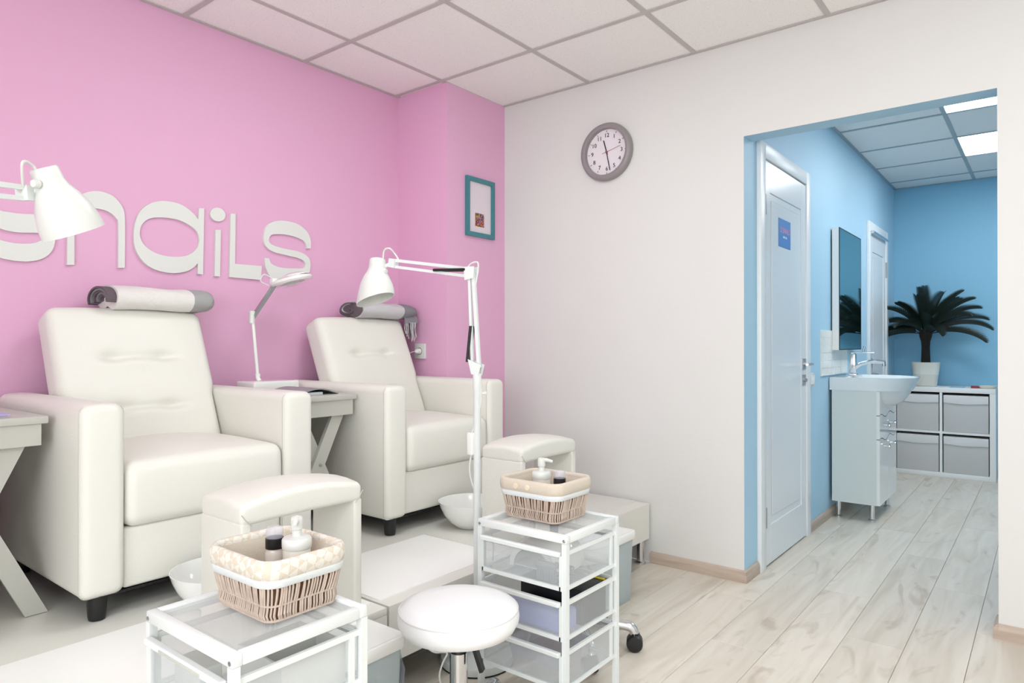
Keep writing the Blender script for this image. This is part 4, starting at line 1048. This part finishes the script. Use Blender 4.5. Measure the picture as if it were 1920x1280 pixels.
P('key_ring', tube(B(), [(.03 + .012 * math.cos(2 * PI * k / 16), 0, -.010 + .012 * math.sin(2 * PI * k / 16)) for k in range(16)], .0014, 6, True), steel, ks)
P('hanging_key', bx(.028, .042, -.002, .002, -.085, -.020, bev=.001, seg=1), mat('bronze_key', (120, 108, 98), .4, .8), ks)
# sign on door 1
sg = T('door_sign', 'small blue sign with pink lettering on the near corridor door', 'sign', (OX0 + .0125, 3.687, 1.676))
P('board', bx(0, .002, -.100, .100, -.073, .073), poster_b, sg, smooth=False)
Ms = Matrix(((0, 0, 1, .0022), (1, 0, 0, 0), (0, 1, 0, 0), (0, 0, 0, 1)))
P('lettering', text_bm("D'SNAILS", .040, .0012, Ms @ Matrix.Translation((.004, .014, 0))), poster_p, sg, smooth=False)
bm = B()
for y0_, y1_ in ((-.030, .002), (.010, .034)): box(bm, .002, .0026, y0_, y1_, -.024, -.014)
P('small_print', bm, poster_w, sg, smooth=False)['kind'] = 'stuff'
# light switch
sw = T('light_switch', 'white rounded light switch on the blue wall beside the near corridor door', 'switch', (OX0, 4.215, .888))
P('plate', rbox(B(), (.007, 0, 0), (.013, .082, .082), .005, (1, 1, 1)), white_pl, sw)
P('rocker', rbox(B(), (.016, 0, 0), (.008, .05, .054), .002, (1, 1, 1)), white_gloss, sw)

# splashback
sb = T('splashback', 'white marbled tile splashback behind the washbasin', 'splashback', (OX0, 4.78, .90))
P('backing', bx(.0, .004, -.335, .335, 0, .285), splash_m, sb, smooth=False)
bm = B()
for i in range(14):
    for j in range(6):
        y = -.335 + .048 * i; z = .0475 * j
        box(bm, .004, .009, y + .001, y + .0465, z + .001, z + .0465)
P('tiles', bm, splash_m, sb, smooth=False)['kind'] = 'stuff'
# mirror
mr = T('wall_mirror', 'tall frameless mirror on the blue wall above the washbasin', 'mirror', (OX0, 5.01, 1.453))
P('backing_box', bx(.010, .050, -.315, .315, -.393, .393), shelf_m, mr, smooth=False)
P('glass', bx(.050, .054, -.311, .311, -.389, .389), mirror_m, mr, smooth=False)
P('edge', box(box(box(bx(.050, .0545, -.315, -.309, -.393, .393), .050, .0545, .309, .315, -.393, .393), .050, .0545, -.309, .309, -.393, -.387), .050, .0545, -.309, .309, .387, .393), dark_gap, mr, smooth=False)
# vanity
vy, vw, vx = 4.93, .29, -.815
va = T('washbasin_cabinet', 'white washbasin cabinet on chrome legs in the blue corridor', 'washbasin cabinet', (OX0 + .018, vy, 0))
xo = OX0 + .018; vd = vx - xo
P('cabinet_body', bx(.0, vd - .018, -vw + .006, vw - .006, .105, .808), vanity_m, va, smooth=False)
for k, x_ in enumerate((.03, vd - .05)):
    for s in (-1, 1): P('leg', lathe(B(), [(.022, 0), (.022, .008), (.014, .014), (.014, .105)], 18, (x_, s * (vw - .045), 0)), chrome, va)
def wavy_front(z0f, z1f, name, ya, yb):
    bm = B(); n = 24
    a = []
    for k in range(n + 1):
        y = ya + (yb - ya) * k / n
        a.append((y, z0f(y), z1f(y)))
    v = [[bm.verts.new((x_, y, z)) for y, zl, zh in a for z in (zl, zh)] for x_ in (vd - .018, vd)]
    for k in range(n):
        i0, i1, i2, i3 = 2 * k, 2 * k + 1, 2 * k + 3, 2 * k + 2
        bm.faces.new((v[1][i0], v[1][i3], v[1][i2], v[1][i1])); bm.faces.new((v[0][i0], v[0][i1], v[0][i2], v[0][i3]))
        bm.faces.new((v[0][i1], v[1][i1], v[1][i2], v[0][i2])); bm.faces.new((v[0][i0], v[0][i3], v[1][i3], v[1][i0]))
    for k in (0, 2 * n): bm.faces.new((v[0][k], v[0][k + 1], v[1][k + 1], v[1][k]))
    return P(name, bm, white_gloss, va, smooth=False)
wv = lambda c: (lambda y: c + .012 * math.sin(2 * PI * y / .29 + .4))
fl_ = lambda c: (lambda y: c)
wavy_front(lambda y: wv(.652)(y) + .003, fl_(.806), 'apron_front', -vw + .006, vw - .006)
for k, (ya, yb) in enumerate(((-vw + .006, -.0015), (.0015, vw - .006))):
    dr = wavy_front(lambda y: wv(.505)(y) + .003, lambda y: wv(.652)(y) - .003, 'drawer', ya, yb)
    P('knob', lathe(B(), [(.006, 0), (.006, .012), (.014, .018), (.013, .025), (0, .028)], 16, M=Matrix.Translation((vd, (ya + yb) / 2 + (.06 if k == 0 else -.02), .585)) @ Matrix.Rotation(PI / 2, 4, 'Y')), chrome, dr)
    dr = wavy_front(fl_(.107), lambda y: wv(.505)(y) - .003, 'cabinet_door', ya, yb)
    P('knob', lathe(B(), [(.006, 0), (.006, .012), (.014, .018), (.013, .025), (0, .028)], 16, M=Matrix.Translation((vd, (ya + yb) / 2 + (.06 if k == 0 else -.02), .452)) @ Matrix.Rotation(PI / 2, 4, 'Y')), chrome, dr)
# basin: slab at the wall that swells into a bowl at the front
def basin():
    bm = B(); n = 20
    def outline(f, z, fx=1.0):
        L = [(0.0, -vw * 1.0), ]
        pts = [(-.012, -vw), (vd * .55, -vw), (vd * .9, -vw * .985)]
        m = 16
        for k in range(1, m):
            a = -PI / 2 + PI * k / m
            pts.append((vd * .9 + .205 * f * math.cos(a), vw * .96 * math.sin(a) * (1 if abs(math.sin(a)) > .98 else .99)))
        pts += [(vd * .9, vw * .985), (vd * .55, vw), (-.012, vw)]
        return [(x_, y, z) for x_, y in pts]
    def shrink(lp, s, z): 
        return [(-.012 if x_ <= -.011 and s > .9 else .02 + (x_ - .02) * s, y * s, z) for x_, y, _ in lp]
    top = outline(1.0, .888); l2 = outline(.985, .878); low = outline(.80, .808)
    loops = [low, outline(.90, .845), l2, top]
    inner = []
    for s, z in ((.90, .888), (.84, .875), (.72, .83), (.5, .80), (.2, .79)):
        inner.append([(.16 + (x_ - .10) * s * .92, y * s, z) for x_, y, _ in top])
    return loft(bm, loops + inner, cap0=True, cap1=True)
bs = P('basin', basin(), ceramic, va, ang=45)
bmv = B(); rbm = []
lo = []
for s, z in ((1.0, .812), (.90, .775), (.72, .735), (.45, .708), (.1, .700)):
    lo.append([(vd * .80 + ((vd * .10 + .160) * s + .02 * (1 - s)) * math.cos(a), vw * .90 * s * math.sin(a), z) for a in [2 * PI * k / 28 for k in range(28)]])
P('basin_bowl', loft(bmv, lo, cap0=True, cap1=True), ceramic, va)
fa = P('faucet', tube(box(bx(.045, .095, -.05, .0, .889, .905, bev=.004), .050, .088, -.044, -.006, .905, 1.035, bev=.006), spline([(.07, -.025, .925), (.11, -.025, .965), (.19, -.025, .985), (.255, -.025, .98)], 5), .013, 12), chrome, va)
P('lever', tube(box(bx(.055, .20, -.036, -.014, 1.038, 1.048, bev=.003), .06, .08, -.035, -.015, 1.03, 1.04), [(.13, -.025, 1.046), (.14, -.025, 1.085)], .006, 10), chrome, fa)
P('outlet', tube(B(), [(.250, -.025, .985), (.252, -.025, .955)], .012, 12), steel, fa)

# ------------------------------------------------------------------ shelf with boxes
SX0, SX1, SY0, SY1, SZ = -1.075, -.335, 6.585, 6.965, .740
sh = T('cube_shelf', 'low white cube shelf with four compartments at the corridor end', 'shelf', ((SX0 + SX1) / 2, SY0, 0))
hw = (SX1 - SX0) / 2; dp = SY1 - SY0
P('top_board', bx(-hw, hw, 0, dp, SZ - .040, SZ, bev=.002), shelf_m, sh)
P('bottom_board', bx(-hw, hw, 0, dp, 0.0, .040, bev=.002), shelf_m, sh)
for s in (-1, 1): P('side_board', bx(s * (hw - .02) - .02, s * (hw - .02) + .02, 0, dp, .040, SZ - .040), shelf_m, sh, smooth=False)
P('divider', bx(-.009, .009, .002, dp, .040, SZ - .040), shelf_m, sh, smooth=False)
P('middle_board', bx(-hw + .04, -.009, .002, dp, SZ / 2 - .009, SZ / 2 + .009), shelf_m, sh, smooth=False)
P('middle_board', bx(.009, hw - .04, .002, dp, SZ / 2 - .009, SZ / 2 + .009), shelf_m, sh, smooth=False)
P('back_board', bx(-hw, hw, dp - .006, dp, .04, SZ - .04), dark_gap, sh, smooth=False)
cw_ = (hw - .04 - .009)
def make_box(loc, label):
    t = T('fabric_box', label, 'storage box', loc, 0, 'grey fabric boxes in the shelf')
    hx_ = cw_ / 2 - .007; hz_ = .300
    P('box_body', rbox(B(), (0, .155, hz_ / 2), (2 * hx_, .31, hz_), .006, (2, 2, 2)), fabric_box, t)
    def f(v, h):
        v.z -= .010 * (1 - abs(v.x / h[0])) * (1 if v.z < 0 else 0); return v
    P('flap', rbox(B(), (0, -.003, hz_ - .032), (2 * hx_ - .002, .008, .062), .003, (6, 1, 2), f), fabric_flap, t)
    return t
xc1, xc2 = (SX0 + SX1) / 2 - .009 - cw_ / 2, (SX0 + SX1) / 2 + .009 + cw_ / 2
fbx = make_box((xc1, SY0 + .012, SZ / 2 + .009), 'grey fabric box with pale flap, upper left in the cube shelf')
dup(fbx, (xc2, SY0 + .012, SZ / 2 + .009), 'grey fabric box with pale flap, upper right in the cube shelf')
dup(fbx, (xc1, SY0 + .012, .040), 'grey fabric box with pale flap, lower left in the cube shelf')
dup(fbx, (xc2, SY0 + .012, .040), 'grey fabric box with pale flap, lower right in the cube shelf')
tag(P('red_case', rbox(B(), (0, 0, .009), (.055, .06, .018), .004, (1, 1, 1)), red_item, loc=(-.475, 6.66, SZ)), 'small dark red case lying on the cube shelf', 'case')
tag(P('small_dish', lathe(B(), [(0, 0), (.05, 0), (.062, .012), (.064, .022), (.058, .022), (.05, .008), (0, .006)], 32), mat('dish', (226, 218, 200), .4), loc=(-.39, 6.66, SZ)), 'pale round dish at the right end of the cube shelf', 'dish')
tag(P('leaflet', bx(-.05, .05, -.07, .07, 0, .003), mat('pale_blue_paper', (150, 190, 214), .6), smooth=False, loc=(-.60, 6.68, SZ)), 'pale blue leaflet lying on the cube shelf beside the plant pot', 'leaflet')

# palm
pl = T('potted_palm', 'dark green sago palm in a ribbed white pot on the cube shelf', 'plant', (-.826, 6.705, SZ))
prof = [(0, 0), (.076, 0), (.080, .004)]
for k in range(12):
    z = .012 + .008 * k; r = .080 + .027 * z / .205
    prof += [(r, z), (r + .0015, z + .003), (r, z + .006)]
prof += [(.104, .175), (.107, .205), (.101, .205), (.097, .185), (0, .183)]
P('pot', lathe(B(), prof, 40), pot_m, pl, ang=60)
P('soil', lathe(B(), [(.096, .184), (.05, .190), (0, .192)], 24), soil_m, pl)
P('trunk', lathe(B(), [(.036, .18), (.033, .26), (.031, .33), (.034, .38), (.046, .42), (.050, .45), (.03, .48), (0, .49)], 20), trunk_m, pl)
def frond(az, el, L, curl, wid):
    bm = B(); n = 26
    d = Vector((math.cos(az), math.sin(az), 0)); pts = []
    p = Vector((0, 0, .445)) + d * .02; ang = el
    for k in range(n + 1):
        pts.append(p.copy()); p = p + (d * math.cos(ang) + Vector((0, 0, math.sin(ang)))) * (L / n); ang -= curl / n * (0.5 + k / n)
    tube(bm, pts, [.0045 * (1 - .8 * k / n) for k in range(n + 1)], 5)
    side = Vector((-d.y, d.x, 0))
    for k in range(4, n + 1):
        for sub in (0, .5):
            if k == n and sub: continue
            f = (k + sub) / n; q = pts[k] if not sub else (pts[k] + pts[min(n, k + 1)]) / 2
            t = (pts[min(n, k + 1)] - pts[k - 1]).normalized(); up = side.cross(t)
            if up.z < 0: up = -up
            wl = wid * math.sin(PI * min(1, .14 + .84 * f)) ** .55 * (1 if f < .97 else .6) + .008
            for s in (-1, 1):
                e = q + side * s * wl * .66 + t * wl * .70 + up * wl * .58
                b = t * .0036
                vs_ = [bm.verts.new(q - b), bm.verts.new(q + b), bm.verts.new((q + e) / 2 + b * 1.1 + up * .004), bm.verts.new(e), bm.verts.new((q + e) / 2 - b * 1.1 + up * .004)]
                bm.faces.new(vs_)
    return P('frond', bm, green, pl, smooth=False)
rnd = random.Random(21)
specs = [(0, .52, .47, 1.5), (15, .9, .45, 1.3), (340, .2, .46, 1.2), (35, 1.15, .42, 1.1), (60, .6, .34, 1.2), (90, 1.25, .40, .8), (120, .9, .34, 1.0), (150, 1.1, .40, 1.0),
         (172, .75, .42, 1.5), (195, .42, .40, 1.5), (215, .95, .40, 1.2), (240, .6, .36, 1.5), (262, 1.2, .40, .9), (285, .75, .38, 1.3), (305, 1.2, .42, .9), (325, .75, .44, 1.4), (205, .15, .36, 1.1), (75, 1.4, .40, .4), (45, .85, .44, 1.1), (315, 1.0, .44, 1.0), (20, .65, .47, 1.3), (350, 1.0, .45, 1.0), (275, 1.35, .42, .5), (250, 1.42, .40, .35), (180, 1.2, .42, .8), (8, 1.2, .44, .8), (295, .3, .36, 1.2)]
for az, el, L, cu in specs:
    a = math.radians(az); L *= min(1.0, 0.205 / max(.01, L * abs(math.cos(a)) * .62)) if math.cos(a) < 0 else 1.0
    if math.sin(a) > 0: L = min(L, .20 / max(.1, math.sin(a) * math.cos(el * .5)))
    frond(a, el, L, cu * .8, .080)
